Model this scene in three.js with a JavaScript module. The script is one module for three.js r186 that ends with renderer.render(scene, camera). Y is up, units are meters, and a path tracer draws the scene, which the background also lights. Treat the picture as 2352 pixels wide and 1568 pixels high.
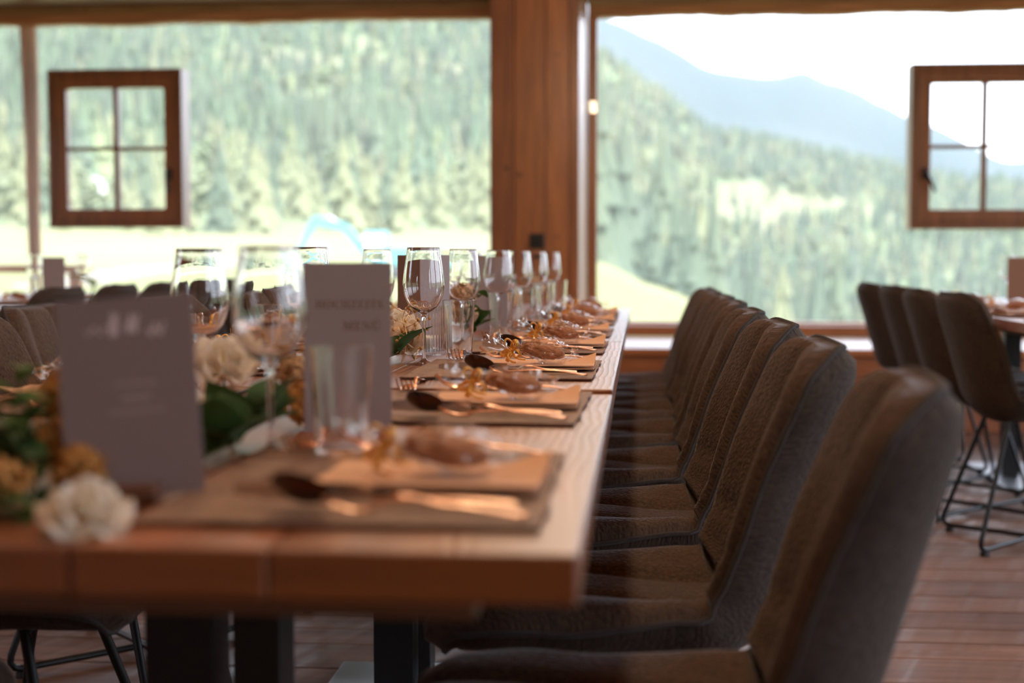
import * as THREE from 'three';
import { RoundedBoxGeometry } from 'three/addons/geometries/RoundedBoxGeometry.js';
import { mergeGeometries } from 'three/addons/utils/BufferGeometryUtils.js';

// ---------- camera, sky, sun, exposure ----------
const scene = new THREE.Scene();
const camera = new THREE.PerspectiveCamera(26.9888, 1.5, 0.05, 9000);
camera.filmGauge = 36;
camera.position.set(0, 0.96, 0);
camera.rotation.order = 'YXZ';
camera.rotation.set(-0.059617, 0.0905, 0);
camera.focus = 2.56;
camera.userData.fStop = 2.75;
const renderer = new THREE.WebGLRenderer({ antialias: true });
renderer.toneMapping = THREE.LinearToneMapping;
renderer.toneMappingExposure = 3.9;
renderer.shadowMap.enabled = true;
{
  const W = 128, H = 64, d = new Float32Array(W * H * 4);
  for (let j = 0; j < H; j++) {
    const el = ((j + 0.5) / H - 0.5) * Math.PI, t = Math.max(0, Math.sin(el)), k = Math.pow(t, 0.55);
    const c = [1.55 + (0.95 - 1.55) * k, 1.58 + (1.15 - 1.58) * k, 1.62 + (1.55 - 1.62) * k];
    for (let i = 0; i < W; i++) for (let q = 0; q < 4; q++) d[(j * W + i) * 4 + q] = q === 3 ? 1 : c[q];
  }
  const t = new THREE.DataTexture(d, W, H, THREE.RGBAFormat, THREE.FloatType);
  t.mapping = THREE.EquirectangularReflectionMapping; t.magFilter = THREE.LinearFilter; t.needsUpdate = true;
  scene.background = t; scene.environment = t;
}
const sun = new THREE.DirectionalLight(new THREE.Color(1, 0.95, 0.86), 2.6);
sun.position.set(90, 170, 55); sun.target.position.set(0, 0, -5);
sun.castShadow = true; sun.shadow.mapSize.set(4096, 4096);
Object.assign(sun.shadow.camera, { left: -300, right: 300, top: 300, bottom: -300, near: 1, far: 900 });
scene.add(sun, sun.target);
scene.fog = new THREE.FogExp2(new THREE.Color(0.72, 0.88, 1.0), 0.00008);

// warm globe lamps added as unseen fill light above the frame; their meshes are built with the room
const LAMPS = [[-0.25, 2.3, -0.9], [-0.2, 2.3, -2.1], [-0.2, 2.3, -3.4], [-0.2, 2.3, -5.0], [1.75, 2.3, -4.6], [-2.9, 2.3, -4.4]], LAMP_POWER = 0.42;
// ---------- helpers ----------
let seed = 12345;
const rnd = () => { seed = (seed + 0x6d2b79f5) | 0; let t = Math.imul(seed ^ (seed >>> 15), 1 | seed); t = (t + Math.imul(t ^ (t >>> 7), 61 | t)) ^ t; return ((t ^ (t >>> 14)) >>> 0) / 4294967296; };
const rr = (a, b) => a + (b - a) * rnd();
const clamp = (x, a = 0, b = 1) => Math.min(b, Math.max(a, x)), mixn = (a, b, t) => a + (b - a) * t, sstep = (a, b, x) => { const t = clamp((x - a) / (b - a)); return t * t * (3 - 2 * t); };
const used = {};
const numbered = (n) => { const k = (used[n] = (used[n] ?? -1) + 1); return k ? n + '_' + String(k).padStart(3, '0') : n; };
function tag(o, label, category, group) { o.userData.label = label; o.userData.category = category; if (group) o.userData.group = group; return o; }
function thing(name, label, category, pos = [0, 0, 0], turn = 0, group) { const o = new THREE.Group(); o.name = numbered(name); o.position.set(...pos); o.rotation.y = turn; scene.add(o); return tag(o, label, category, group); }
function struct(name, parent = scene) { const o = new THREE.Group(); o.name = name; o.userData.kind = 'structure'; parent.add(o); return o; }
function part(name, geo, mat, parent) { const m = new THREE.Mesh(Array.isArray(geo) ? mergeGeometries(geo.map((g) => (g.index ? g.toNonIndexed() : g)).map((g) => { for (const k of Object.keys(g.attributes)) if (!['position', 'normal', 'uv'].includes(k)) g.deleteAttribute(k); return g; })) : geo, mat); m.name = name; m.castShadow = m.receiveShadow = true; parent.add(m); return m; }
function copyOf(proto, name, label, pos, turn = 0, group) { const c = proto.clone(); c.name = numbered(name); c.position.set(...pos); c.rotation.set(0, turn, 0); c.userData = { ...proto.userData, label }; if (group) c.userData.group = group; scene.add(c); return c; }
// box-mapped uv in metres; u runs along the axis `along`
function mapBox(g, along = 'x', ox = 0, oy = 0) {
  const p = g.attributes.position, n = g.attributes.normal, uv = new Float32Array(p.count * 2), A = 'xyz'.indexOf(along);
  for (let i = 0; i < p.count; i++) {
    const N = [Math.abs(n.getX(i)), Math.abs(n.getY(i)), Math.abs(n.getZ(i))], P = [p.getX(i), p.getY(i), p.getZ(i)], m = N.indexOf(Math.max(...N));
    const rest = [0, 1, 2].filter((k) => k !== m); let a = rest[0], b = rest[1]; if (b === A) [a, b] = [b, a];
    uv[2 * i] = P[a] + ox; uv[2 * i + 1] = P[b] + oy;
  }
  g.setAttribute('uv', new THREE.BufferAttribute(uv, 2)); return g;
}
function box(x0, x1, y0, y1, z0, z1, along = 'x', r = 0) {
  const w = x1 - x0, h = y1 - y0, d = z1 - z0, g = r ? new RoundedBoxGeometry(w, h, d, 2, Math.min(r, w / 2.05, h / 2.05, d / 2.05)) : new THREE.BoxGeometry(w, h, d);
  g.translate((x0 + x1) / 2, (y0 + y1) / 2, (z0 + z1) / 2); return mapBox(g, along, rnd() * 3, rnd() * 3);
}
// periodic noise
function lattice(n, s) { const a = new Float32Array(n * n); let k = s * 7919 + 17; for (let i = 0; i < n * n; i++) { k = (k + 0x6d2b79f5) | 0; let t = Math.imul(k ^ (k >>> 15), 1 | k); t = (t + Math.imul(t ^ (t >>> 7), 61 | t)) ^ t; a[i] = ((t ^ (t >>> 14)) >>> 0) / 4294967296; } return a; }
const LN = 64, lats = [1, 2, 3, 4, 5, 6].map((s) => lattice(LN, s));
function vnoise(x, y, px, py, s = 0) { // period px,py (integers <= 64)
  const L = lats[s % 6], xi = Math.floor(x), yi = Math.floor(y), fx = x - xi, fy = y - yi, sx = fx * fx * (3 - 2 * fx), sy = fy * fy * (3 - 2 * fy);
  const m = (a, p) => ((a % p) + p) % p, g = (a, b) => L[(m(b, py) % LN) * LN + (m(a, px) % LN)];
  return mixn(mixn(g(xi, yi), g(xi + 1, yi), sx), mixn(g(xi, yi + 1), g(xi + 1, yi + 1), sx), sy);
}
function texture(W, H, f, srgb = false) {
  const d = new Uint8Array(W * H * 4);
  for (let j = 0; j < H; j++) for (let i = 0; i < W; i++) { const c = f(i / W, j / H); for (let q = 0; q < 3; q++) { let v = clamp(Array.isArray(c) ? c[q] : c); if (srgb) v = v <= 0.0031308 ? v * 12.92 : 1.055 * Math.pow(v, 1 / 2.4) - 0.055; d[(j * W + i) * 4 + q] = Math.round(v * 255); } d[(j * W + i) * 4 + 3] = 255; }
  const t = new THREE.DataTexture(d, W, H); t.wrapS = t.wrapT = THREE.RepeatWrapping; t.magFilter = THREE.LinearFilter; if (srgb) t.colorSpace = THREE.SRGBColorSpace; t.needsUpdate = true; return t;
}
const rep = (t, a, b) => { const c = t.clone(); c.repeat.set(a, b); c.needsUpdate = true; return c; };
const mix3 = (a, b, t) => [0, 1, 2].map((k) => mixn(a[k], b[k], t));

// ---------- materials ----------
const std = (o) => new THREE.MeshStandardMaterial(o), phys = (o) => new THREE.MeshPhysicalMaterial(o), lin = (r, g, b) => new THREE.Color().setRGB(r, g, b);
// wood: grain along u; value factor texture multiplied by each material's colour
const grainF = (u, v) => {
  const w = v + 0.02 * vnoise(u * 3, v * 6, 3, 6, 4);
  const streak = 0.5 * vnoise(u * 4, w * 40, 4, 40, 0) + 0.3 * vnoise(u * 8, w * 64, 8, 64, 1) + 0.2 * vnoise(u * 2, w * 16, 2, 16, 2);
  let k = 0; for (const [ku, kv, r] of [[0.2, 0.25, 0.018], [0.55, 0.7, 0.014], [0.83, 0.42, 0.02], [0.4, 0.9, 0.012]]) { const e = Math.hypot((u - ku) * 1.6, v - kv); k = Math.max(k, 1 - sstep(r * 0.5, r * 1.6, e)); }
  return [streak, k];
};
const woodMap = texture(512, 512, (u, v) => { const [s, k] = grainF(u, v), b = 0.55 + 0.75 * s; return mix3([b, b * (0.92 + 0.1 * s), b * (0.85 + 0.2 * s)].map((x) => x * 0.8), [0.12, 0.08, 0.06], k * 0.8); }, true);
const woodBump = texture(512, 512, (u, v) => grainF(u, v)[0]);
const sawBump = texture(512, 512, (u, v) => 0.5 * vnoise((u + v * 0.35) * 60, 0, 60, 1, 0) + 0.3 * grainF(u, v)[0] + 0.2 * vnoise(u * 64, v * 64, 64, 64, 3));
const sawRough = texture(512, 512, (u, v) => 0.42 + 0.45 * vnoise((u + v * 0.35) * 48, v * 3, 48, 3, 2) + 0.2 * vnoise(u * 4, v * 4, 4, 4, 1));
const fuzzBump = texture(256, 256, (u, v) => 0.6 * vnoise(u * 40, v * 40, 40, 40, 0) + 0.4 * vnoise(u * 64, v * 64, 64, 64, 1));
const fuzzMap = texture(256, 256, (u, v) => { const a = 0.45 * vnoise(u * 44, v * 44, 44, 44, 3) + 0.35 * vnoise(u * 64, v * 64, 64, 64, 4) + 0.2 * vnoise(u * 5, v * 5, 5, 5, 2); const b = 0.35 + 1.0 * a; return [b, b * 0.97, b * 0.93]; }, true);
const fineGrain = texture(1024, 1024, (u, v) => { const w = v + 0.03 * vnoise(u * 4, v * 8, 4, 8, 4) + 0.012 * vnoise(u * 11, v * 16, 11, 16, 1), s = 0.5 + 0.5 * Math.sin(w * Math.PI * 2 * 46 + 3 * vnoise(u * 3, v * 20, 3, 20, 2)); return 0.45 * s * s + 0.35 * vnoise(u * 6, w * 64, 6, 64, 0) + 0.2 * vnoise(u * 50, v * 64, 50, 64, 3); });
const wood = (r, g, b, o = {}) => phys({ clearcoat: o.coat ?? 0.7, clearcoatRoughness: 0.28, color: lin(r, g, b), map: o.map ?? rep(woodMap, 1, 1.2), roughness: o.rough ?? 0.55, bumpMap: o.bump === null ? null : rep(o.bumpTex ?? woodBump, 1, 1.2), bumpScale: o.bump ?? 0.0012 });
const woodRoom = [wood(0.5, 0.165, 0.042), wood(0.42, 0.13, 0.032), wood(0.56, 0.19, 0.052), wood(0.36, 0.11, 0.028)];
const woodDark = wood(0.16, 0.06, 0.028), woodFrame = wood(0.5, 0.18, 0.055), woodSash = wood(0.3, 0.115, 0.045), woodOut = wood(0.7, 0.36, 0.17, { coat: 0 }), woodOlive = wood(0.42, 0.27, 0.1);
const woodTable = [0, 1, 2, 3].map((i) => phys({ color: lin([0.38, 0.44, 0.315, 0.4][i], [0.106, 0.124, 0.084, 0.113][i], [0.017, 0.021, 0.013, 0.018][i]), map: rep(woodMap, 1, 1.2), roughness: 0.42, bumpMap: rep(fineGrain, 1.6, 2), bumpScale: 0.0018, clearcoat: 1, clearcoatRoughness: 0.38, ior: 1.6 }));
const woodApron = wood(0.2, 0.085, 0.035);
const woodFloor = [0, 1, 2, 3].map((i) => std({ color: lin([0.28, 0.22, 0.32, 0.25][i], [0.155, 0.118, 0.172, 0.136][i], [0.1, 0.075, 0.108, 0.088][i]), map: rep(woodMap, 0.8, 1), roughnessMap: rep(sawRough, 0.9, 0.9), roughness: 0.75, bumpMap: rep(sawBump, 0.9, 0.9), bumpScale: 0.0018 }));
const plaster = std({ color: lin(0.62, 0.55, 0.47), roughness: 0.9 });
const fabric = (r, g, b, sh = 0.4, f = 5.5) => phys({ color: lin(r, g, b), map: rep(fuzzMap, f, f), bumpMap: rep(fuzzBump, f, f), bumpScale: 0.002, roughness: 0.95, sheen: 1, sheenColor: lin(sh, sh, sh * 1.05), sheenRoughness: 0.5 });
const fabricPad = fabric(0.085, 0.053, 0.037, 0.55), fabricShell = fabric(0.055, 0.037, 0.029, 0.12), fabricPipe = fabric(0.07, 0.047, 0.036);  // shell is the pad fabric darkened, with outer shade put into its colour
const blackMetal = std({ color: lin(0.012, 0.012, 0.013), roughness: 0.42, metalness: 0.3 }), steelPlate = std({ color: lin(0.45, 0.46, 0.47), roughness: 0.35, metalness: 0.9 });
const copper = std({ color: lin(0.9, 0.6, 0.44), roughness: 0.22, metalness: 1 }), steel = std({ color: lin(0.7, 0.66, 0.62), roughness: 0.18, metalness: 1 });
const leather = std({ color: lin(0.27, 0.16, 0.105), roughness: 0.6, bumpMap: rep(fuzzBump, 6, 6), bumpScale: 0.0012, map: rep(fuzzMap, 2, 2) });
const leatherEdge = std({ color: lin(0.06, 0.025, 0.018), roughness: 0.7 });
const napkinM = std({ color: lin(0.74, 0.44, 0.26), roughness: 0.85, bumpMap: rep(fuzzBump, 14, 14), bumpScale: 0.0005 });
const goldM = phys({ color: lin(0.85, 0.48, 0.1), roughness: 0.4, metalness: 0.35, transmission: 0.3, thickness: 0 }), goldWire = std({ color: lin(0.75, 0.42, 0.16), metalness: 0.8, roughness: 0.35 });
const cookieM = std({ color: lin(0.46, 0.18, 0.08), map: rep(fuzzMap, 1, 1), roughness: 0.45, bumpMap: rep(fuzzBump, 1, 1), bumpScale: 0.004 });
const filmM = phys({ color: lin(1, 1, 1), transmission: 1, thickness: 0, roughness: 0.03, ior: 1.65 });
const glassM = phys({ color: lin(1, 1, 1), transmission: 1, thickness: 0.002, roughness: 0, ior: 1.5 });
const thinGlassM = phys({ color: lin(1, 1, 1), transmission: 1, thickness: 0, roughness: 0, ior: 1.52 });
const paneM = phys({ color: lin(1, 1, 1), transmission: 1, thickness: 0, roughness: 0.24, ior: 1.3 }), farPaneM = phys({ color: lin(1, 1, 1), transmission: 1, thickness: 0, roughness: 0, ior: 1.45 });
const cardM = std({ color: lin(0.3, 0.25, 0.265), roughness: 0.8 }), cardShadeBrown = std({ color: lin(0.24, 0.13, 0.09), roughness: 0.8 });
const waxM = std({ color: lin(0.85, 0.8, 0.72), roughness: 0.5 }), flameWick = std({ color: lin(0.03, 0.03, 0.03), roughness: 0.9 });
const leafy = (r, g, b, t = 0.3) => phys({ color: lin(r, g, b), roughness: 0.7, specularIntensity: 0.3, transmission: t, thickness: 0, side: THREE.DoubleSide });
const leafM = [leafy(0.06, 0.13, 0.03), leafy(0.09, 0.17, 0.045), leafy(0.045, 0.1, 0.03)], stemM = std({ color: lin(0.16, 0.17, 0.06), roughness: 0.8 });
const petalM = [leafy(0.9, 0.84, 0.74, 0.35), leafy(0.85, 0.68, 0.5, 0.35), leafy(0.8, 0.56, 0.36, 0.35)], heartM = std({ color: lin(0.72, 0.66, 0.28), roughness: 0.8 }), berryM = std({ color: lin(0.5, 0.25, 0.06), roughness: 0.55 });
const plasticBlack = std({ color: lin(0.015, 0.012, 0.012), roughness: 0.4 });

// ---------- room shell ----------
const XL = -5, XR = 3.6, ZF = -7.9, ZW = -9.0, ZB = 3.6, HC = 2.8;
{
  const slab = new THREE.Mesh(box(XL - 0.3, XR + 0.3, -0.35, -0.028, ZW - 0.15, ZB + 0.3), plaster);
  const fl = struct('floor'); slab.name = 'subfloor'; slab.receiveShadow = slab.castShadow = true; fl.add(slab);
  for (let z = ZF, k = 0; z < ZB - 0.01; k++) {
    const w = Math.min(rr(0.14, 0.22), ZB - z); let x = XL; const cuts = [rr(-3.6, -1.6), rr(-1.2, 0.6), rr(1.1, 3.0)];
    for (const c of [...cuts, XR]) { if (z + w > -7.9 && z < 3.6) part('plank', box(x + 0.001, c - 0.001, -0.026, -rr(0, 0.0012), z + 0.002, z + w - 0.002, 'x', 0.004), woodFloor[Math.floor(rnd() * 4)], fl); x = c; }
    z += w;
  }
}
{
  const c = struct('ceiling'); part('slab', box(XL - 0.3, XR + 0.3, HC, HC + 0.1, ZF, ZB + 0.3, 'z'), woodRoom[2], c);
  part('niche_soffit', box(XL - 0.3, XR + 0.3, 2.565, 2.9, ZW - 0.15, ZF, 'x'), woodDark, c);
  const r = struct('roof'); part('slab', box(XL - 1.6, XR + 1.6, 2.98, 3.22, ZW - 1.7, ZB + 1.6, 'x'), woodDark, r);
}
// front wall: column of upright boards, bench front and ledge in the window niche
const CL = -0.841, CR = -0.346;
{
  const w = struct('wall_front');
  part('core', box(CL, CR, 0.45, 2.6, ZW - 0.15, ZF - 0.03, 'y'), woodRoom[0], w);
  const xs = [CL, -0.705, -0.53, -0.4, CR];
  for (let i = 0; i < 4; i++) part('plank', box(xs[i] + 0.0015, xs[i + 1] - 0.0015, 0.455, 2.562, ZF - 0.03, ZF - [0.004, 0, 0.003, 0.001][i], 'y', 0.004), woodRoom[[3, 0, 2, 1][i]], w);
  part('left_pier', box(XL - 0.3, XL + 0.1, 0, 2.6, ZW - 0.15, ZF, 'y'), woodRoom[1], w);
  part('right_pier', box(XR - 0.1, XR + 0.3, 0, 2.6, ZW - 0.15, ZF, 'y'), woodRoom[1], w);
  part('bench_core', box(XL - 0.3, XR + 0.3, -0.3, 0.41, ZW - 0.15, ZF - 0.03, 'x'), woodDark, w);
  for (const [a, b, m] of [[0.285, 0.405, 1], [0.15, 0.28, 0], [0.0, 0.145, 3]]) for (const [x0, x1] of [[XL, -2.2], [-2.197, 0.9], [0.903, XR]]) part('plank', box(x0, x1, a, b, ZF - 0.03, ZF - rr(0, 0.004), 'x', 0.004), woodRoom[m], w);
  const t = struct('trim_1');
  for (const [a, b, m] of [[-7.88, -8.25, 2], [-8.254, -8.62, 0], [-8.624, -8.99, 2]]) for (const [x0, x1] of [[XL, CL - 0.002], [CL + 0.001, CR - 0.001], [CR + 0.002, XR]]) if (!(x0 > CL && x1 < CR) || a > -8) part('plank', box(x0, x1, 0.412, 0.4545, b, x0 > CL && x1 < CR ? ZF - 0.002 : a, 'x', 0.012), woodRoom[m], t);
}
function paneWithHole(x0, x1, y0, y1, hole) {
  const s = new THREE.Shape([new THREE.Vector2(x0, y0), new THREE.Vector2(x1, y0), new THREE.Vector2(x1, y1), new THREE.Vector2(x0, y1)]);
  if (hole) { const [a, b, c, d] = hole; s.holes.push(new THREE.Path([new THREE.Vector2(a, c), new THREE.Vector2(a, d), new THREE.Vector2(b, d), new THREE.Vector2(b, c)])); }
  return new THREE.ShapeGeometry(s);
}
function wavyRail(x0, x1, y0, y1, z0, z1, amp, along = 'x') { // a rail with a waney lower edge
  const n = 60, g = new THREE.BoxGeometry(1, 1, 1, n, 3, 3), p = g.attributes.position;
  for (let i = 0; i < p.count; i++) { const t = p.getX(i) + 0.5, yy = p.getY(i) + 0.5, w = (vnoise(t * 17, 3, 64, 64, 1) - 0.5) * amp + (vnoise(t * 48, 9, 64, 64, 2) - 0.5) * amp * 0.5; p.setXYZ(i, mixn(x0, x1, t), mixn(y0 + w, y1, yy), mixn(z0, z1, p.getZ(i) + 0.5)); }
  g.computeVertexNormals(); return mapBox(g, along);
}
const SL = [-3.829, -2.941, 1.148, 2.163], SR = [1.644, 2.532, 1.128, 2.138];
function bigWindow(n, x0, x1, hole, mullion) {
  const w = struct('window_' + n), z1 = ZW, z0 = ZW - 0.1;
  part('sill_rail', box(x0, x1, 0.456, 0.526, z0, z1, 'x', 0.006), woodFrame, w);
  part('outer_sill', box(x0, x1, 0.5, 0.545, z0 - 0.14, z0 - 0.002, 'x', 0.006), woodOut, w);
  part('head_rail', wavyRail(x0, x1, 2.462, 2.525, z0 - 0.02, z1 - 0.02, 0.014), woodOut, w);
  part('head_moulding', box(x0, x1, 2.522, 2.566, z0 - 0.02, z1, 'x', 0.005), woodOlive, w);
  part('stile', box(x0, x0 + 0.06, 0.526, 2.463, z0, z1, 'y', 0.005), woodFrame, w);
  part('stile', box(x1 - 0.06, x1, 0.526, 2.463, z0, z1, 'y', 0.005), woodFrame, w);
  if (mullion) {
    const g = new THREE.CylinderGeometry(0.056, 0.036, 1.96, 14, 24), p = g.attributes.position;
    for (let i = 0; i < p.count; i++) { const a = Math.atan2(p.getZ(i), p.getX(i)), k = 1 + 0.16 * (vnoise(a * 1.6 + 8, p.getY(i) * 5 + 20, 64, 64, 2) - 0.5); p.setXYZ(i, p.getX(i) * k + 0.004 * Math.sin(p.getY(i) * 4), p.getY(i), p.getZ(i) * k); }
    g.computeVertexNormals(); g.rotateZ(0.012); g.translate(mullion * 1.012, 1.49, ZW - 0.17); part('mullion', mapBox(g, 'y'), woodOut, w);
  }
  const pg = paneWithHole(x0 + 0.03, x1 - 0.03, 0.5, 2.49, hole); pg.translate(0, 0, ZW - 0.06); part('pane', pg, paneM, w);
  return w;
}
bigWindow(1, XL + 0.1, CL - 0.002, SL, -3.98);
{
  const w = bigWindow(2, CR + 0.006, XR - 0.1, SR);
  const h = new THREE.Group(); h.name = 'hinge'; h.userData.label = 'small steel hinge'; w.add(h);
  const c = new THREE.CylinderGeometry(0.011, 0.011, 0.075, 12); c.translate(CR + 0.016, 1.895, ZW + 0.012); part('barrel', c, steel, h);
  part('leaf', box(CR + 0.018, CR + 0.058, 1.86, 1.93, ZW - 0.001, ZW + 0.005), steel, h);
}
function frameShape(w, h, b, r = 0.012) { // ring of outer size w x h and width b, with rounded inner corners
  const s = new THREE.Shape([new THREE.Vector2(-w / 2, -h / 2), new THREE.Vector2(w / 2, -h / 2), new THREE.Vector2(w / 2, h / 2), new THREE.Vector2(-w / 2, h / 2)]);
  const p = new THREE.Path(), x = w / 2 - b, y = h / 2 - b;
  p.moveTo(-x + r, -y); p.lineTo(x - r, -y); p.quadraticCurveTo(x, -y, x, -y + r); p.lineTo(x, y - r); p.quadraticCurveTo(x, y, x - r, y); p.lineTo(-x + r, y); p.quadraticCurveTo(-x, y, -x, y - r); p.lineTo(-x, -y + r); p.quadraticCurveTo(-x, -y, -x + r, -y);
  s.holes.push(p); return s;
}
function sash(n, [x0, x1, y0, y1], handleSide) {
  const w = struct('window_' + n); w.position.set((x0 + x1) / 2, (y0 + y1) / 2, ZW);
  const W = x1 - x0, H = y1 - y0, ex = (s, d, z, bev) => { const g = new THREE.ExtrudeGeometry(s, { depth: d - 2 * bev, bevelEnabled: bev > 0, bevelThickness: bev, bevelSize: bev, bevelOffset: -bev, bevelSegments: 2, curveSegments: 4 }); g.translate(0, 0, z + bev); return mapBox(g, 'y'); };
  part('frame', ex(frameShape(W, H, 0.052, 0.004), 0.17, -0.13, 0.004), woodSash, w);
  part('casement', ex(frameShape(W - 0.1, H - 0.1, 0.07, 0.016), 0.062, -0.03, 0.006), wood(0.4, 0.155, 0.06), w);
  const iw = W - 0.24, ih = H - 0.24;
  part('glazing_bar', box(-0.016, 0.016, -ih / 2 - 0.005, ih / 2 + 0.005, -0.03, 0.022, 'y', 0.008), woodSash, w);
  part('glazing_bar', box(-iw / 2 - 0.005, iw / 2 + 0.005, -0.012, 0.012, -0.028, 0.018, 'x', 0.007), woodSash, w);
  for (const sx of [-1, 1]) for (const sy of [-1, 1]) { const g = new THREE.PlaneGeometry(iw / 2 + 0.004, ih / 2 + 0.004); g.translate(sx * iw / 4, sy * ih / 4, -0.012); part('pane', g, paneM, w); }
  const h = new THREE.Group(); h.name = 'handle'; h.userData.label = 'black lever handle'; w.add(h);
  h.position.set(handleSide * (W / 2 - 0.085), -H * 0.17, 0.032);
  part('rosette', box(-0.016, 0.016, -0.03, 0.045, 0, 0.01, 'y', 0.004), plasticBlack, h);
  const lever = new THREE.CapsuleGeometry(0.011, 0.13, 6, 12); lever.translate(0, -0.065, 0); lever.rotateZ(handleSide < 0 ? 0.42 : 0.03); lever.translate(0, 0.02, 0.045); part('lever', lever, plasticBlack, h);
  const neck = new THREE.CylinderGeometry(0.009, 0.009, 0.045, 10); neck.rotateX(Math.PI / 2); neck.translate(0, 0.02, 0.025); part('neck', neck, plasticBlack, h);
}
sash(3, SL, 1); sash(4, SR, -1);
// other walls with daylight openings
let wn = 5;
function sideWall(name, ax, pos, thick, a0, a1, wins, y0, y1) { // ax: the axis the wall runs along
  const w = struct(name), bx = (p0, p1, b, t, d0 = pos, d1 = pos + thick) => { const lo = Math.min(d0, d1), hi = Math.max(d0, d1); return ax === 'z' ? box(lo, hi, b, t, p0, p1, ax) : box(p0, p1, b, t, lo, hi, ax); };
  part('lower_wall', bx(a0, a1, -0.3, y0), woodRoom[1], w); part('upper_wall', bx(a0, a1, y1, HC + 0.05), woodRoom[1], w);
  let p = a0; for (const [s, e] of [...wins, [a1, a1]]) { if (s - p > 0.01) part('pier', bx(p, s, y0, y1), woodRoom[0], w); p = e; }
  for (const [s, e] of wins) {
    const g = struct('window_' + wn++), m = pos + thick * 0.5, d = thick * 0.2, f = (q0, q1, b, t) => bx(q0, q1, b, t, m - d, m + d);
    part('frame_rail', f(s, e, y0, y0 + 0.06), woodFrame, g); part('frame_rail', f(s, e, y1 - 0.06, y1), woodFrame, g);
    part('stile', f(s, s + 0.06, y0 + 0.06, y1 - 0.06), woodFrame, g); part('stile', f(e - 0.06, e, y0 + 0.06, y1 - 0.06), woodFrame, g);
    const q = new THREE.PlaneGeometry(e - s - 0.1, y1 - y0 - 0.1); if (ax === 'z') q.rotateY(Math.PI / 2); q.translate(ax === 'z' ? m : (s + e) / 2, (y0 + y1) / 2, ax === 'z' ? (s + e) / 2 : m); part('pane', q, farPaneM, g);
  }
}
sideWall('wall_right', 'z', XR, 0.3, ZF, ZB, [[-7.6, -4.9], [-4.6, -2.0], [-1.7, 0.8], [1.1, 2.6]], 0.35, 2.6);
sideWall('wall_left', 'z', XL, -0.3, ZF, ZB, [[-6.9, -5.4], [-2.2, -0.9]], 0.9, 2.3);
sideWall('wall_back', 'x', ZB, 0.3, XL - 0.3, XR + 0.3, [[-4.4, -3.4]], 0.9, 2.3);
{
  const s = thing('wall_socket', 'small square black wall socket low on the wooden column', 'socket', [-0.578, 1.045, ZF + 0.001]);
  part('plate', box(-0.042, 0.042, -0.042, 0.042, 0, 0.011, 'x', 0.005), plasticBlack, s);
  part('insert', box(-0.026, 0.026, -0.026, 0.026, 0.009, 0.014, 'x', 0.002), blackMetal, s);
}

LAMPS.forEach(([x, y, z], i) => {
  const o = thing('added_fill_lamp', 'unseen warm globe lamp added as fill light ' + ['above the nearest table', 'above the middle table', 'above the join of middle and far table', 'above the far table end', 'above the right table', 'near the far left table'][i], 'lamp', [x, y, z]), warm = new THREE.Color(1, 0.76, 0.5);
  const g = new THREE.SphereGeometry(0.07, 24, 16); part('globe_bulb', g, std({ color: lin(0.9, 0.85, 0.8), emissive: warm, emissiveIntensity: 1.5, roughness: 0.4 }), o);
  const c = new THREE.CylinderGeometry(0.004, 0.004, HC - y - 0.06, 6); c.translate(0, 0.06 + (HC - y - 0.06) / 2, 0); part('cord', c, plasticBlack, o);
  const q = new THREE.CylinderGeometry(0.05, 0.05, 0.02, 20); q.translate(0, HC - y - 0.011, 0); part('ceiling_rose', q, blackMetal, o);
  const l = new THREE.PointLight(warm, LAMP_POWER); l.castShadow = true; l.shadow.radius = 3.4; l.name = 'added_fill_light'; o.add(l);
});

// ---------- dining tables ----------
function table(label, x0, x1, z0, z1, top, cuts, posts, plate, vary) { // z0 is the near end (larger)
  const cx = (x0 + x1) / 2, cz = (z0 + z1) / 2, t = thing('dining_table', label, 'table', [cx, 0, cz]);
  const L = (g) => { g.translate(-cx, 0, -cz); return g; };
  const xs = [x0, ...cuts, x1];
  for (let i = 0; i + 1 < xs.length; i++) part('plank', L(box(xs[i] + (i ? 0.0006 : 0), xs[i + 1] - (i + 2 < xs.length ? 0.0006 : 0), top - 0.036, top - ((i * 7) % 3) * 0.0003, z1, z0 - ((i * 5) % 3) * 0.0008, 'z', 0.003)), woodTable[(i * 3 + vary) % 4], t);
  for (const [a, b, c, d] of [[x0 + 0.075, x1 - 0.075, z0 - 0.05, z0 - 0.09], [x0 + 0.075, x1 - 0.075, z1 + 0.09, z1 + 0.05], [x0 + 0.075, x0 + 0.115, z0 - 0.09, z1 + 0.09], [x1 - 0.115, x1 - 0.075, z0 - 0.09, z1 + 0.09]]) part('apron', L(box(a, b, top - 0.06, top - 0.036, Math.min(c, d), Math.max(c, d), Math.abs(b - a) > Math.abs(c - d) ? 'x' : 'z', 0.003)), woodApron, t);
  for (const [a, b, c, d] of posts) part('post', L(box(a, b, 0.012, top - 0.037, c, d, 'y', 0.003)), blackMetal, t);
  { const [a, b, c, d] = plate; part('base_plate', L(box(a, b, 0.001, 0.013, c, d, 'x', 0.003)), steelPlate, t); part('head_plate', L(box(a + 0.08, b - 0.08, top - 0.044, top - 0.036, c + 0.1, d - 0.1, 'x', 0.002)), blackMetal, t); }
  return t;
}
const TX0 = -0.915, TX1 = -0.041, TT = 0.76, TT2 = 0.766;
table('nearest wooden table with a thick orange-brown front edge, closest to the camera', TX0, TX1, -0.945, -2.073, TT, [-0.77, -0.6, -0.395, -0.255], [[-0.535, -0.46, -1.55, -1.48], [-0.438, -0.386, -1.55, -1.48]], [-0.7, -0.25, -1.75, -1.25], 0);
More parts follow.
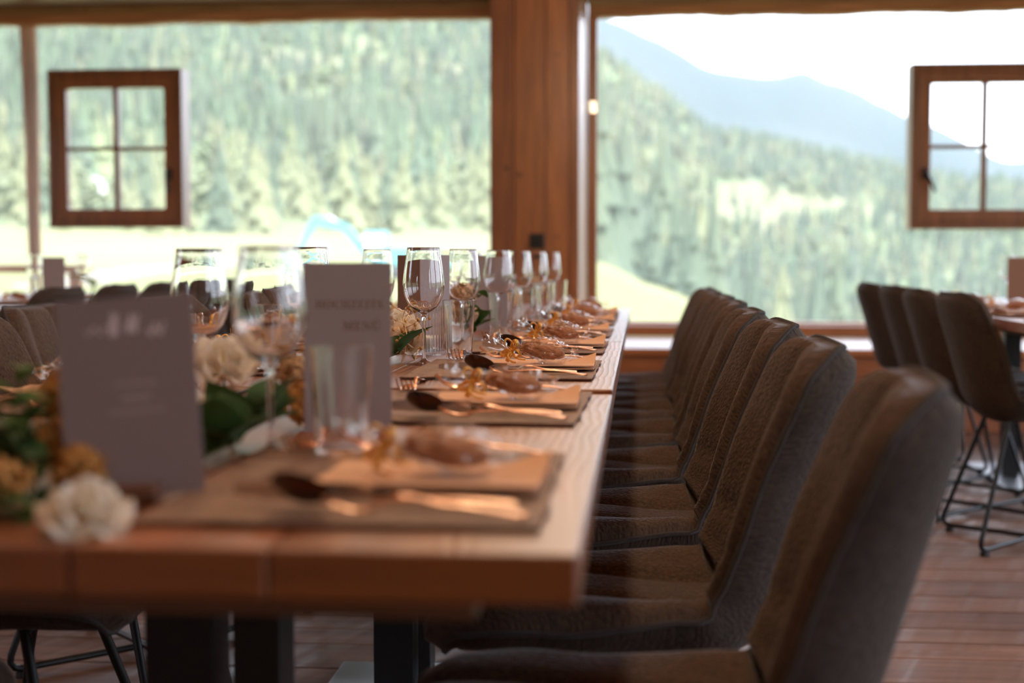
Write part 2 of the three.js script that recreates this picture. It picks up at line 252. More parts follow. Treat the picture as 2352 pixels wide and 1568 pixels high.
table('middle wooden table of the long row, joined behind the nearest one', TX0, TX1, -2.078, -3.25, TT2, [-0.74, -0.56, -0.42, -0.2], [[-0.555, -0.469, -2.97, -2.9], [-0.461, -0.434, -2.97, -2.9]], [-0.69, -0.26, -3.24, -2.6], 1);
table('far wooden table of the long row, ending near the wooden column', TX0, TX1, -3.254, -5.295, TT2, [-0.76, -0.58, -0.37, -0.22], [[-0.555, -0.469, -4.35, -4.28], [-0.461, -0.434, -4.35, -4.28]], [-0.69, -0.26, -4.6, -4.0], 2);
table('wooden table at the right edge below the right window', 1.165, 2.04, -3.9, -6.95, TT, [1.3, 1.48, 1.66, 1.85], [[1.56, 1.63, -6.34, -6.27], [1.68, 1.75, -6.34, -6.27]], [1.5, 1.9, -6.7, -5.9], 1);
table('wooden table at the far left in front of the left window', -3.38, -2.5, -4.75, -7.6, TT, [-3.2, -3.0, -2.85, -2.7], [[-3.0, -2.93, -6.2, -6.13], [-2.9, -2.83, -6.2, -6.13]], [-3.2, -2.7, -6.5, -5.8], 3);

// ---------- chairs ----------
const chairProfile = new THREE.CatmullRomCurve3([[-0.246, 0.424], [-0.236, 0.452], [-0.17, 0.459], [-0.05, 0.452], [0.06, 0.442], [0.13, 0.447], [0.178, 0.488], [0.207, 0.57], [0.236, 0.67], [0.263, 0.76], [0.287, 0.838]].map(([x, y]) => new THREE.Vector3(x, y, 0)), false, 'centripetal');
const lerpTable = (t, tab) => { for (let i = 1; i < tab.length; i++) if (t <= tab[i][0]) { const [a, x] = tab[i - 1], [b, y] = tab[i]; return mixn(x, y, (t - a) / (b - a) * (t - a) / (b - a) * (3 - 2 * (t - a) / (b - a))); } return tab[tab.length - 1][1]; };
const VJ = 0.50; // where seat meets back along the profile
function chairPoint(u, v, layer) {
  const au = Math.abs(u), corner = Math.pow(clamp((au - 0.58) / 0.42), 2.4), vv = clamp(v * (1 - 0.11 * corner) + 0.05 * corner, 0.0005, 0.9995);
  const c = chairProfile.getPointAt(vv), t = chairProfile.getTangentAt(vv), n = new THREE.Vector3(-t.y, t.x, 0);
  const w = lerpTable(vv, [[0, 0.182], [0.15, 0.202], [0.42, 0.208], [0.55, 0.206], [0.7, 0.216], [0.88, 0.208], [1, 0.194]]), wing = lerpTable(vv, [[0, 0.004], [0.2, 0.016], [0.42, 0.052], [0.55, 0.074], [0.72, 0.068], [1, 0.046]]);
  const s = Math.pow(Math.max(0, 1 - Math.pow(au, 9)), 0.5) * Math.pow(Math.max(0, 1 - Math.pow(Math.abs(2 * v - 1), 22)), 0.5);
  let off;
  if (layer === 'pad') {
    const lane = au < 0.37 ? u / 0.37 : (au - 0.685) / 0.315, bulge = Math.pow(Math.max(0, 1 - Math.pow(Math.abs(lane), 3.2)), 0.6);
    const crease = 1 - 0.75 * Math.exp(-Math.pow((v - VJ) / 0.014, 2)), fold = 1 - 0.3 * Math.exp(-Math.pow((v - 0.66) / 0.02, 2)) * (au > 0.37 ? 1 : 0.3);
    off = s * (0.028 + 0.02 * bulge * fold) * crease;
  } else off = -s * 0.03;
  const p = c.clone(); p.z = u * w * (1 - 0.04 * wing / 0.07 * au); return p.addScaledVector(n, wing * Math.pow(au, 2.6) + off);
}
function chairGrid(layer, va, vb, nu, nv) {
  const pos = [], uv = [], idx = [], L = chairProfile.getLength();
  for (let j = 0; j <= nv; j++) for (let i = 0; i <= nu; i++) { const a = i / nu * 2 - 1, u = Math.sign(a) * (1 - Math.pow(1 - Math.abs(a), 1.35)), v = mixn(va, vb, j / nv), q = 0.5 - 0.5 * Math.cos(Math.PI * v), vq = mixn(v, q, 0.0); const p = chairPoint(u, vq, layer); pos.push(p.x, p.y, p.z); uv.push(u * 0.23, v * L); }
  for (let j = 0; j < nv; j++) for (let i = 0; i < nu; i++) { const a = j * (nu + 1) + i, b = a + 1, c = a + nu + 1, d = c + 1; layer === 'pad' ? idx.push(a, c, b, b, c, d) : idx.push(a, b, c, b, d, c); }
  const g = new THREE.BufferGeometry(); g.setAttribute('position', new THREE.Float32BufferAttribute(pos, 3)); g.setAttribute('uv', new THREE.Float32BufferAttribute(uv, 2)); g.setIndex(idx); g.computeVertexNormals(); return g;
}
function bentTube(pts, radius, corner = 0.05, segs = 60, rad = 8) {
  const P = pts.map((p) => new THREE.Vector3(...p)), path = new THREE.CurvePath(); let last = P[0];
  for (let i = 1; i + 1 < P.length; i++) { const a = P[i].clone().add(P[i - 1].clone().sub(P[i]).setLength(corner)), b = P[i].clone().add(P[i + 1].clone().sub(P[i]).setLength(corner)); path.add(new THREE.LineCurve3(last, a)); path.add(new THREE.QuadraticBezierCurve3(a, P[i], b)); last = b; }
  path.add(new THREE.LineCurve3(last, P[P.length - 1])); return new THREE.TubeGeometry(path, segs, radius, rad, false);
}
const chairProto = new THREE.Group();
{
  tag(chairProto, '', 'chair');
  part('seat_pad', chairGrid('pad', 0, VJ, 44, 40), fabricPad, chairProto); part('back_pad', chairGrid('pad', VJ, 1, 44, 44), fabricPad, chairProto);
  part('outer_shell', chairGrid('shell', 0, 1, 36, 64), fabricShell, chairProto);
  const rim = []; for (let i = 0; i <= 24; i++) rim.push([i / 12 - 1, 1]); for (let i = 1; i <= 40; i++) rim.push([1, 1 - i / 40]); for (let i = 1; i <= 24; i++) rim.push([1 - i / 12, 0]); for (let i = 1; i < 40; i++) rim.push([-1, i / 40]);
  part('piping', new THREE.TubeGeometry(new THREE.CatmullRomCurve3(rim.map(([u, v]) => chairPoint(u, v, 'pad')), true), 150, 0.0045, 6, true), fabricPipe, chairProto);
  for (const s of [-1, 1]) {
    const up = s > 0 ? 0.006 : 0;
    part('leg', bentTube([[0.11, 0.425, s * 0.125], [0.232, 0.02, s * 0.24], [0, 0.02 + up, 0], [-0.235, 0.02, -s * 0.24], [-0.12, 0.435, -s * 0.125]], 0.0085, 0.045, 90), blackMetal, chairProto);
    for (const q of [-1, 1]) { const g = new THREE.CylinderGeometry(0.014, 0.016, 0.014, 12); g.translate(q * 0.205, 0.007, q * s * 0.211); part('foot', g, plasticBlack, chairProto); }
  }
  for (const [x, y] of [[0.11, 0.418], [-0.12, 0.428]]) part('mounting_bar', bentTube([[x, y, -0.125], [x, y, 0.125]], 0.0085, 0.01, 4), blackMetal, chairProto);
}
const ordN = ['first', 'second', 'third', 'fourth', 'fifth', 'sixth', 'seventh', 'eighth', 'ninth'];
const mainR = [[0.004, -1.43, -0.1], [-0.012, -2.005, -0.015], [-0.012, -2.595, 0.02], [-0.02, -3.17, -0.02], [-0.016, -3.74, -0.02], [-0.012, -4.29, 0.02], [-0.018, -4.82, -0.01], [-0.015, -5.34, 0.0]];
mainR.forEach(([x, z, a], i) => copyOf(chairProto, 'upholstered_chair', `brown fabric chair, ${i === 0 ? 'nearest, its tall back filling the lower right' : i === 7 ? 'last of the row right of the long table, under the window' : ordN[i] + ' from the front in the row right of the long table'}`, [x, 0, z], a, 'chairs along the right side of the long table'));
const mainL = [[-0.99, -1.42], [-1.0, -2.05], [-1.1, -2.7], [-1.2, -3.3], [-1.1, -3.95], [-1.05, -4.55], [-1.08, -5.1], [-1.15, -5.6]];
mainL.forEach(([x, z], i) => copyOf(chairProto, 'upholstered_chair', `brown fabric chair, ${ordN[i]} from the front in the row left of the long table`, [x, 0, z], Math.PI + rr(-0.05, 0.05), 'chairs along the left side of the long table'));
[[1.298, -4.86], [1.288, -5.44], [1.298, -6.02], [1.288, -6.6]].forEach(([x, z], i) => copyOf(chairProto, 'upholstered_chair', `dark brown chair with wire legs, ${['nearest of', 'second nearest of', 'third nearest of', 'farthest of'][i]} the four at the right table`, [x, 0, z], Math.PI + [0.05, -0.02, 0.03, 0][i], 'chairs along the left side of the right table'));
[-5.33, -5.93, -6.52, -7.1, -7.6].forEach((z, i) => copyOf(chairProto, 'upholstered_chair', `dark chair back at the far left table, ${ordN[i]} from the left in that row`, [-2.48, 0, z], rr(-0.04, 0.04), 'chairs along the right side of the far left table'));

// ---------- tableware ----------
const lathe = (pts, seg = 40) => new THREE.LatheGeometry(pts.map(([r, y]) => new THREE.Vector2(r, y)), seg);
function smooth(pts, n) { const c = new THREE.CatmullRomCurve3(pts.map(([r, y]) => new THREE.Vector3(r, y, 0)), false, 'centripetal'); return c.getPoints(n).map((p) => [Math.max(0, p.x), p.y]); }
const gobletProto = new THREE.Group(); tag(gobletProto, '', 'wine glass');
{
  const H = 0.21, outer = smooth([[0.0037, 0.088], [0.008, 0.093], [0.022, 0.102], [0.033, 0.119], [0.0372, 0.138], [0.0362, 0.158], [0.0328, 0.184], [0.0292, H]], 30);
  const low = smooth([[0.0, 0.0], [0.031, 0.0], [0.0325, 0.0008], [0.0318, 0.0016], [0.018, 0.0034], [0.006, 0.008], [0.0036, 0.016], [0.0033, 0.05], [0.0037, 0.088]], 30);
  const inner = smooth([[0.02915, H + 0.0003], [0.0285, H - 0.0006], [0.0321, 0.184], [0.0355, 0.158], [0.0364, 0.138], [0.0322, 0.1208], [0.022, 0.1048], [0.008, 0.0972], [0.0, 0.0962]], 34);
  part('bowl', lathe([...outer, ...inner], 72), glassM, gobletProto);
  part('stem', lathe([...low, [0.008, 0.0925], [0.0, 0.0962]], 48), glassM, gobletProto);
}
const tumblerProto = new THREE.Group(); tag(tumblerProto, '', 'tumbler');
part('body', lathe([[0, 0], [0.0235, 0], [0.0248, 0.0012], [0.0312, 0.1105], [0.0309, 0.1115], [0.0303, 0.1112], [0.0243, 0.012], [0.022, 0.0095], [0, 0.009]], 56), glassM, tumblerProto);
const candleProto = new THREE.Group(); tag(candleProto, '', 'candle holder');
{
  const seg = 168, g = lathe([[0, 0], [0.04, 0], [0.042, 0.002], [0.042, 0.095], [0.0413, 0.0955], [0.0385, 0.095], [0.0385, 0.008], [0, 0.006]], seg), p = g.attributes.position;
  for (let i = 0; i < p.count; i++) { const x = p.getX(i), z = p.getZ(i), r = Math.hypot(x, z); if (r > 0.0415) { const k = 1 + 0.022 * Math.cos(Math.atan2(z, x) * 42); p.setX(i, x * k); p.setZ(i, z * k); } }
  g.computeVertexNormals(); part('ribbed_glass', g, glassM, candleProto);
  part('candle', lathe([[0, 0.008], [0.019, 0.008], [0.0195, 0.03], [0.018, 0.032], [0.004, 0.0305], [0, 0.03]], 24), waxM, candleProto);
  const w = new THREE.CylinderGeometry(0.0009, 0.0009, 0.01, 6); w.translate(0, 0.035, 0); part('wick', w, flameWick, candleProto);
}
// cutlery: extruded along x with a bent side profile (tip at -x)
function strip(n, m, f) { // closed thin body: f(t,s)->[x,y,z] centre surface, thickness th(t)
  const pos = [], idx = [], th = 0.0016;
  for (const k of [1, -1]) for (let j = 0; j <= n; j++) for (let i = 0; i <= m; i++) { const s = i / m * 2 - 1, p = f(j / n, s), e = Math.pow(Math.max(0, 1 - s * s), 0.5); pos.push(p[0], p[1] + k * th * (0.25 + 0.75 * e), p[2]); }
  const o = (n + 1) * (m + 1);
  for (let j = 0; j < n; j++) for (let i = 0; i < m; i++) { const a = j * (m + 1) + i, b = a + 1, c = a + m + 1, d = c + 1; idx.push(a, b, c, b, d, c, o + a, o + c, o + b, o + b, o + c, o + d); }
  const g = new THREE.BufferGeometry(); g.setAttribute('position', new THREE.Float32BufferAttribute(pos, 3)); g.setAttribute('uv', new THREE.Float32BufferAttribute(new Float32Array(pos.length / 3 * 2), 2)); g.setIndex(idx); g.computeVertexNormals(); return g;
}
const handleY = (t) => lerpTable(t, [[0, 0.0075], [0.12, 0.004], [0.2, 0.004], [0.34, 0.0155], [0.62, 0.009], [1, 0.002]]);
const spoonProto = new THREE.Group(), forkProto = new THREE.Group(), knifeProto = new THREE.Group();
{
  tag(spoonProto, '', 'spoon'); tag(forkProto, '', 'fork'); tag(knifeProto, '', 'knife');
  const hw = (t) => lerpTable(t, [[0, 0.0026], [0.3, 0.0028], [0.8, 0.0058], [0.97, 0.007], [1, 0.003]]);
  part('handle', strip(40, 6, (t, s) => [-0.055 + t * 0.15, handleY(t), s * hw(t)]), copper, spoonProto);
  const bowl = strip(22, 14, (t, s) => { const w = 0.0185 * Math.sqrt(Math.max(0.001, 1 - Math.pow(2 * t - 1, 2))) * (1.12 - 0.24 * t); const d = -0.009 * (1 - s * s) * Math.sin(Math.PI * t); return [-0.052 - (1 - t) * 0.052, d, s * w]; });
  bowl.translate(0.055, 0, 0); bowl.rotateZ(-0.22); bowl.rotateX(-0.75); bowl.translate(-0.055, 0.0155, -0.004); part('spoon_bowl', bowl, std({ color: lin(0.11, 0.07, 0.055), roughness: 0.22, metalness: 1 }), spoonProto);  // bowl metal darker than the handle, painting in the dark room it mirrors
  part('neck', bentTube([[-0.061, 0.0135, 0], [-0.056, 0.0098, 0], [-0.047, 0.006, 0]], 0.0022, 0.004, 14, 8), copper, spoonProto);
  part('handle', strip(40, 6, (t, s) => [-0.03 + t * 0.14, handleY(t) + 0.001, s * hw(t)]), copper, forkProto);
  part('shoulder', strip(14, 8, (t, s) => [-0.055 + t * 0.03, 0.0075 + 0.004 * Math.sin(t * 3), s * mixn(0.0115, 0.003, t * t)]), copper, forkProto);
  for (let k = 0; k < 4; k++) part('tine', strip(12, 4, (t, s) => [-0.1 + t * 0.047, 0.0085 + 0.016 * Math.pow(1 - t, 2) - 0.004 * Math.sin(t * 3), (k - 1.5) * 0.0068 + s * mixn(0.0009, 0.0022, t)]), copper, forkProto);
  part('handle', strip(30, 6, (t, s) => [-0.01 + t * 0.115, 0.0022 + 0.003 * Math.sin(t * 3), s * mixn(0.0035, 0.0062, t)]), copper, knifeProto);
  const bl = strip(24, 6, (t, s) => [-0.12 + t * 0.112, 0.0095 + s * 0.0085 * Math.pow(Math.sin(Math.min(1, 0.25 + t * 1.5) * Math.PI / 2), 1) * (1 - 0.35 * t), 0]); // blade standing on its edge
  part('blade', bl, steel, knifeProto);
}
const matProto = new THREE.Group(); tag(matProto, '', 'placemat');
{
  const sheet = (hx, hz, y0, th, nx, nz, amp) => { const g = new THREE.BoxGeometry(2 * hx, th, 2 * hz, nx, 1, nz), p = g.attributes.position; for (let i = 0; i < p.count; i++) { const x = p.getX(i), z = p.getZ(i), e = Math.max(Math.abs(x) / hx, Math.abs(z) / hz); p.setY(i, p.getY(i) + y0 + th / 2 + amp * Math.pow(e, 6) * vnoise(x * 24 + 20, z * 24 + 20, 64, 64, 1)); p.setX(i, x + 0.004 * (vnoise(z * 30 + 9, 4, 64, 64, 2) - 0.5) * (Math.abs(x) / hx)); p.setZ(i, z + 0.004 * (vnoise(x * 30 + 9, 8, 64, 64, 3) - 0.5) * (Math.abs(z) / hz)); } g.computeVertexNormals(); return mapBox(g, 'x'); };
  part('leather_top', sheet(0.152, 0.195, 0.0024, 0.0016, 26, 30, 0.0022), leather, matProto); part('felt_back', sheet(0.151, 0.194, 0.0002, 0.0023, 26, 30, 0.0016), leatherEdge, matProto);
}
const napkinProto = new THREE.Group(); tag(napkinProto, '', 'napkin');
{ // paper-like cloth folded to a rectangle with one lifted corner
  const layer = (y0, lift, inset) => { const g = new THREE.BoxGeometry(0.19, 0.0016, 0.135 - inset, 30, 1, 20), p = g.attributes.position; for (let i = 0; i < p.count; i++) { const x = p.getX(i), z = p.getZ(i), c = Math.max(0, (x / 0.095) - 0.55) * Math.max(0, 0.55 - z / 0.068); p.setY(i, p.getY(i) + y0 + lift * Math.pow(c, 1.2) * 0.9 + 0.0012 * vnoise(x * 30 + 9, z * 30 + 9, 64, 64, 2) + 0.0025 * Math.pow(Math.abs(z) / 0.068, 2)); } g.computeVertexNormals(); return mapBox(g, 'x'); };
  part('lower_fold', layer(0.0015, 0, 0), napkinM, napkinProto); part('upper_fold', layer(0.0062, 0.022, 0.004), napkinM, napkinProto);
  const hem = new THREE.CylinderGeometry(0.0036, 0.0036, 0.188, 10, 1, false, 0, Math.PI); hem.rotateZ(Math.PI / 2); hem.rotateX(Math.PI); hem.translate(0, 0.0063, -0.064); part('fold_edge', mapBox(hem), napkinM, napkinProto);
}
function crumple(g, a, f, s) { const p = g.attributes.position; for (let i = 0; i < p.count; i++) { const x = p.getX(i), y = p.getY(i), z = p.getZ(i), n = vnoise(x * f + 31, (y + z) * f + 31, 64, 64, s) - 0.5, m = vnoise(z * f + 17, (x - y) * f + 23, 64, 64, s + 1) - 0.5; p.setXYZ(i, x + a * m, y + a * n, z + a * (n - m)); } g.computeVertexNormals(); return g; }
const sweetProto = new THREE.Group(); tag(sweetProto, '', 'sweet bag');
{ // cookie in clear film, tied with a gold ribbon; opening towards -x
  const c = crumple(new THREE.SphereGeometry(1, 40, 28), 0.26, 3.4, 0); c.scale(0.037, 0.0135, 0.023); c.rotateZ(-0.16); c.translate(0.045, 0.02, 0); part('cookie', c, cookieM, sweetProto);
  const b = new THREE.SphereGeometry(1, 44, 30), p = b.attributes.position; for (let i = 0; i < p.count; i++) { const x = p.getX(i); p.setXYZ(i, x * 0.056, p.getY(i) * mixn(0.006, 0.02, sstep(-1, -0.1, x)), p.getZ(i) * mixn(0.006, 0.034, sstep(-1, -0.1, x))); }
  b.rotateZ(-0.16); b.translate(0.048, 0.0225, 0); part('film', crumple(b, 0.015, 120, 1), filmM, sweetProto);
  const fan = new THREE.CylinderGeometry(0.03, 0.004, 0.045, 40, 8, true); const q = fan.attributes.position; for (let i = 0; i < q.count; i++) { const a = Math.atan2(q.getZ(i), q.getX(i)), t = q.getY(i) / 0.045 + 0.5; q.setX(i, q.getX(i) * (0.75 + 0.35 * Math.sin(a * 7) * t)); q.setZ(i, q.getZ(i) * (0.9 + 0.35 * Math.sin(a * 7) * t)); } fan.rotateZ(1.15); fan.translate(-0.028, 0.024, 0); part('film_ruffle', crumple(fan, 0.012, 90, 2), filmM, sweetProto);
  const loops = []; for (const [rx, ry, rz, s] of [[0.2, 0.3, 0.5, 1], [0.4, -0.6, -0.7, 0.9], [-0.3, 0.9, 1.7, 1.0], [0.5, 0.2, -1.9, 0.9], [0.2, 1.3, 2.9, 0.8]]) { const t = new THREE.TorusGeometry(0.0085 * s, 0.0015, 6, 20); t.scale(0.75, 1.25, 2.6); t.translate(0, 0.011, 0); t.rotateX(rx); t.rotateY(ry); t.rotateZ(rz); t.translate(-0.008, 0.02, 0.002); loops.push(t); }
  part('bow', loops, goldM, sweetProto);
  for (const s of [-1, 1]) part('ribbon_end', new THREE.TubeGeometry(new THREE.CatmullRomCurve3([[-0.008, 0.018, 0], [-0.012, 0.012, s * 0.014], [-0.004, 0.004, s * 0.026], [0.006, 0.002, s * 0.034]].map((v) => new THREE.Vector3(...v))), 16, 0.0018, 5), goldM, sweetProto);
}
function put(proto, name, label, pos, turn, group) { return copyOf(proto, name, label, pos, turn, group); }
function setting(side, k, cx, cz, y, where, opt = {}) { // side +1: guest sits at +x
  const a = side > 0 ? 0 : Math.PI, at = (x, dy, z) => [cx + side * x, y + dy, cz + side * z], j = () => rr(-0.004, 0.004);
  put(matProto, 'placemat', 'brown leather placemat ' + where, at(0, 0, 0), a + rr(-0.015, 0.015), 'leather placemats');
  put(napkinProto, 'napkin', 'folded tan napkin ' + where, at(0.052 + j(), 0.0056, 0.008 + j()), a + rr(-0.03, 0.03), 'tan napkins');
  put(sweetProto, 'sweet_bag', 'film wrapped cookie with a gold bow ' + where, at(0.016 + j(), 0.0155, 0.012 + j()), a + rr(-0.3, 0.1), 'wrapped cookies');
  if (opt.small) return;
  put(spoonProto, 'spoon', 'copper spoon with raised bowl ' + where, at(0.045 + j(), 0.006, 0.165), a + rr(-0.05, 0.03), 'copper spoons');
  put(knifeProto, 'knife', 'table knife on edge ' + where, at(0.02 + j(), 0.0062, 0.118), a + rr(-0.04, 0.06), 'table knives');
  put(forkProto, 'fork', 'copper fork ' + where, at(0.03 + j(), 0.0058, -0.16), a + rr(-0.03, 0.03), 'copper forks');
  put(forkProto, 'dessert_fork', 'copper dessert fork ' + where, at(-0.112, 0.001, -0.245 + j()), a + (side > 0 ? 1 : -1) * (Math.PI / 2 + rr(-0.06, 0.06)) , 'copper dessert forks');
}
const zR = [-1.21, -1.857, -2.405, -3.0, -3.58, -4.17, -4.72, -5.08];
zR.slice(0, 7).forEach((z, i) => setting(1, i, -0.225, z, i < 2 ? TT : TT2, `at the ${ordN[i]} place from the front, right side`));
zR.slice(0, 7).forEach((z, i) => setting(-1, i, -0.735, z - 0.05, i < 2 ? TT : TT2, `at the ${ordN[i]} place from the front, left side`));
[-4.35, -4.95, -5.55, -6.15].forEach((z, i) => setting(-1, i, 1.335, z, TT, `at the ${ordN[i]} place on the right table`, { small: i > 1 }));
[-5.2, -5.8, -6.4, -7.0].forEach((z, i) => setting(1, i, -2.68, z, TT, `at the ${ordN[i]} place on the far left table`, { small: i > 0 }));
// glasses: [x, z, place]
const gob = (x, z, y, label, g) => put(gobletProto, 'wine_glass', label, [x, y, z], rr(0, 6), g), tum = (x, z, y, label, g) => put(tumblerProto, 'tumbler', label, [x, y, z], rr(0, 6), g);
[[-0.371, -1.398], [-0.36, -1.93], [-0.388, -2.525], [-0.385, -3.07], [-0.362, -3.6], [-0.355, -4.15], [-0.345, -4.72], [-0.33, -5.2]].forEach(([x, z], i) => { if (i !== 1) gob(x, z, i < 2 ? TT : TT2, `empty wine glass ${i === 2 ? 'in sharp focus with a copper wire bow' : 'at the ' + ordN[i] + ' place from the front, right side'}`, 'wine glasses on the right side of the long table'); });
[[-0.57, -1.8], [-0.565, -2.4], [-0.57, -3.05], [-0.56, -3.55], [-0.57, -4.2], [-0.57, -4.8]].forEach(([x, z], i) => gob(x, z, i < 1 ? TT : TT2, `empty wine glass, ${ordN[i]} from the front along the left side of the long table`, 'wine glasses on the left side of the long table'));
[[-0.298, -1.395], [-0.346, -2.69], [-0.325, -3.3], [-0.31, -3.85], [-0.3, -4.45], [-0.29, -5.0]].forEach(([x, z], i) => tum(x, z, i < 1 ? TT : TT2, `clear water tumbler ${i === 1 ? 'in sharp focus beside the sharp wine glass' : i === 0 ? 'blurred in front of the standing menu card' : ', ' + ordN[i] + ' from the front on the right side of the long table'}`.replace(' ,', ','), 'water tumblers on the right side of the long table'));
[[-0.62, -2.32], [-0.63, -3.2], [-0.63, -4.0]].forEach(([x, z], i) => tum(x, z, TT2, `clear water tumbler, ${ordN[i]} from the front on the left side of the long table`, 'water tumblers on the left side of the long table'));
[[1.6, -5.9], [1.66, -5.2], [1.62, -6.5]].forEach(([x, z], i) => gob(x, z, TT, `empty wine glass on the right table, ${ordN[i]} from the left`, 'wine glasses on the right table'));
tum(1.5, -5.55, TT, 'clear water tumbler on the right table'); 
[[-2.85, -5.95], [-3.0, -5.6], [-2.9, -6.6], [-3.05, -6.3], [-2.95, -5.3], [-2.9, -7.2]].forEach(([x, z], i) => gob(x, z, TT, `empty wine glass on the far left table, ${ordN[i]} of that group`, 'wine glasses on the far left table'));
[[-2.8, -5.85], [-2.83, -6.5]].forEach(([x, z], i) => tum(x, z, TT, `clear water tumbler on the far left table, ${['nearer', 'farther'][i]} one`, 'tumblers on the far left table'));
[[-0.425, -2.8], [-0.48, -3.75], [-0.46, -4.7]].forEach(([x, z], i) => put(candleProto, 'candle_holder', `ribbed glass candle holder ${['behind the sharp wine glass', 'among the flowers halfway along the long table', 'near the far end of the long table'][i]}`, [x, TT2, z], 0, 'candle holders on the long table'));

// ---------- cards ----------
function cardFace(W, H, draw, base) { const c = document.createElement('canvas'); c.width = W; c.height = H; const x = c.getContext('2d'); x.fillStyle = base; x.fillRect(0, 0, W, H); draw(x, W, H); const t = new THREE.CanvasTexture(c); t.colorSpace = THREE.SRGBColorSpace; t.magFilter = THREE.LinearFilter; return std({ map: t, roughness: 0.8 }); }
const menuFace = cardFace(420, 800, (x, W) => { x.textAlign = 'center'; x.fillStyle = '#6d5648'; x.font = 'bold 54px serif'; x.fillText('HOCHZEITS', W * 0.52, 215); x.font = 'bold 58px serif'; x.fillText('MENÜ', W * 0.66, 318); }, '#9a9094');
const scriptFace = cardFace(420, 600, (x, W) => { x.strokeStyle = '#d6cbd4'; x.lineCap = 'round'; for (const [cx, cy, w, s, lw] of [[120, 95, 60, 1, 5], [175, 82, 22, 2.6, 11], [232, 82, 34, 2.2, 10], [305, 104, 50, 1.5, 8]]) { x.lineWidth = lw; x.beginPath(); for (let i = 0; i <= 26; i++) { const t = i / 26; x.lineTo(cx + (t - 0.5) * w, cy + Math.sin(t * 11) * 11 * s); } x.stroke(); } x.strokeStyle = '#b3a6ae'; x.lineWidth = 3; for (const [cy, w] of [[262, 130], [305, 90], [345, 170]]) { x.beginPath(); for (let i = 0; i <= 60; i++) { const t = i / 60; x.lineTo(W / 2 + 20 + (t - 0.5) * w, cy + Math.sin(t * 60) * 7); } x.stroke(); } }, '#8a7d80');
function leaf_(w, h, th, face) { const g = new THREE.BoxGeometry(w, h, th); g.translate(0, h / 2, 0); return new THREE.Mesh(g, face); }
function ridgeCard(label, pos, turn, w, h, half, left, right) { // a card standing in a V, its spine towards the viewer
  const t = thing('menu_card', label, 'menu card', pos, turn, 'standing menu cards'), a = new THREE.BoxGeometry(w, h, 0.0009); a.translate(w / 2, h / 2, 0);
  part('right_leaf', a, right, t).rotation.y = half; const b = a.clone(); b.translate(-w, 0, 0); part('left_leaf', b, left, t).rotation.y = -half; return t;
}
function foldedCard(label, pos, turn, w, h, angle, front, back, lean = 0) { // two leaves joined at a spine on the local left edge, front leaf facing +z
  const t = thing('menu_card', label, 'menu card', pos, turn, 'standing menu cards'); t.rotation.order = 'YXZ'; t.rotation.x = lean;
  const a = new THREE.BoxGeometry(w, h, 0.0009); a.translate(w / 2, h / 2, 0); const f = part('front_leaf', a, [cardM, cardM, cardM, cardM, front, cardM], t); f.position.x = -w / 2;
  const b = a.clone(); const m = part('back_leaf', b, back ?? cardM, t); m.position.set(-w / 2, 0, -0.001); m.rotation.y = angle;
  return t;
}
// front card in a wooden block
{
  const t = thing('table_card', 'blurred mauve card with white script held in a dark wooden block at the near left', 'card', [-0.413, TT, -1.12], 0.1);
  const g = new THREE.BoxGeometry(0.113, 0.164, 0.0012); g.translate(0, 0.082, 0); const c = part('card', g, [cardM, cardM, cardM, cardM, scriptFace, cardM], t); c.rotation.set(-0.12, 0, 0.08); c.position.set(0.002, 0.004, -0.004);
  part('wooden_block', box(-0.022, 0.024, 0, 0.015, -0.012, 0.016, 'x', 0.003), woodDark, t);
}
foldedCard('tall mauve wedding menu card with lettering, standing behind the blurred tumbler', [-0.332, TT, -1.59], 0.06, 0.1, 0.193, 0.9, menuFace, null, -0.02);
ridgeCard('standing folded menu card right behind the sharp wine glass, left leaf painted brown for shade', [-0.452, TT2, -2.885], 0.05, 0.098, 0.197, 0.98, cardShadeBrown, cardM);  // shade on the left leaf is put into its brown material
foldedCard('standing mauve menu card between the candle and the wooden column', [-0.393, TT2, -3.72], 0.05, 0.1, 0.197, 0.9, cardM, null);
foldedCard('standing brown menu card on the right table', [1.595, TT, -6.2], 0.1, 0.1, 0.197, 0.9, cardShadeBrown, cardShadeBrown);
foldedCard('standing grey menu card on the far left table', [-2.72, TT, -6.4], 0.4, 0.1, 0.197, 0.9, cardM, null);

// ---------- flowers ----------
function petalGeo(w, h, cup) { const n = 7, m = 7, pos = [], uv = [], idx = []; for (let j = 0; j <= n; j++) for (let i = 0; i <= m; i++) { const t = j / n, s = i / m * 2 - 1, ww = w * Math.pow(Math.sin(Math.PI * mixn(0.12, 0.86, t)), 0.7); pos.push(s * ww, t * h * (1 - 0.12 * s * s), cup * (Math.pow(1 - t, 2) * 0.4 - 0.5 * Math.pow(t, 3) * 0.6) + s * s * cup * 0.9); uv.push(s, t); } for (let j = 0; j < n; j++) for (let i = 0; i < m; i++) { const a = j * (m + 1) + i; idx.push(a, a + 1, a + m + 1, a + 1, a + m + 2, a + m + 1); } const g = new THREE.BufferGeometry(); g.setAttribute('position', new THREE.Float32BufferAttribute(pos, 3)); g.setAttribute('uv', new THREE.Float32BufferAttribute(uv, 2)); g.setIndex(idx); g.computeVertexNormals(); return g; }
const petals = [petalGeo(0.014, 0.024, 0.012), petalGeo(0.019, 0.034, 0.014), petalGeo(0.022, 0.042, 0.012)];
const dummy = new THREE.Object3D();
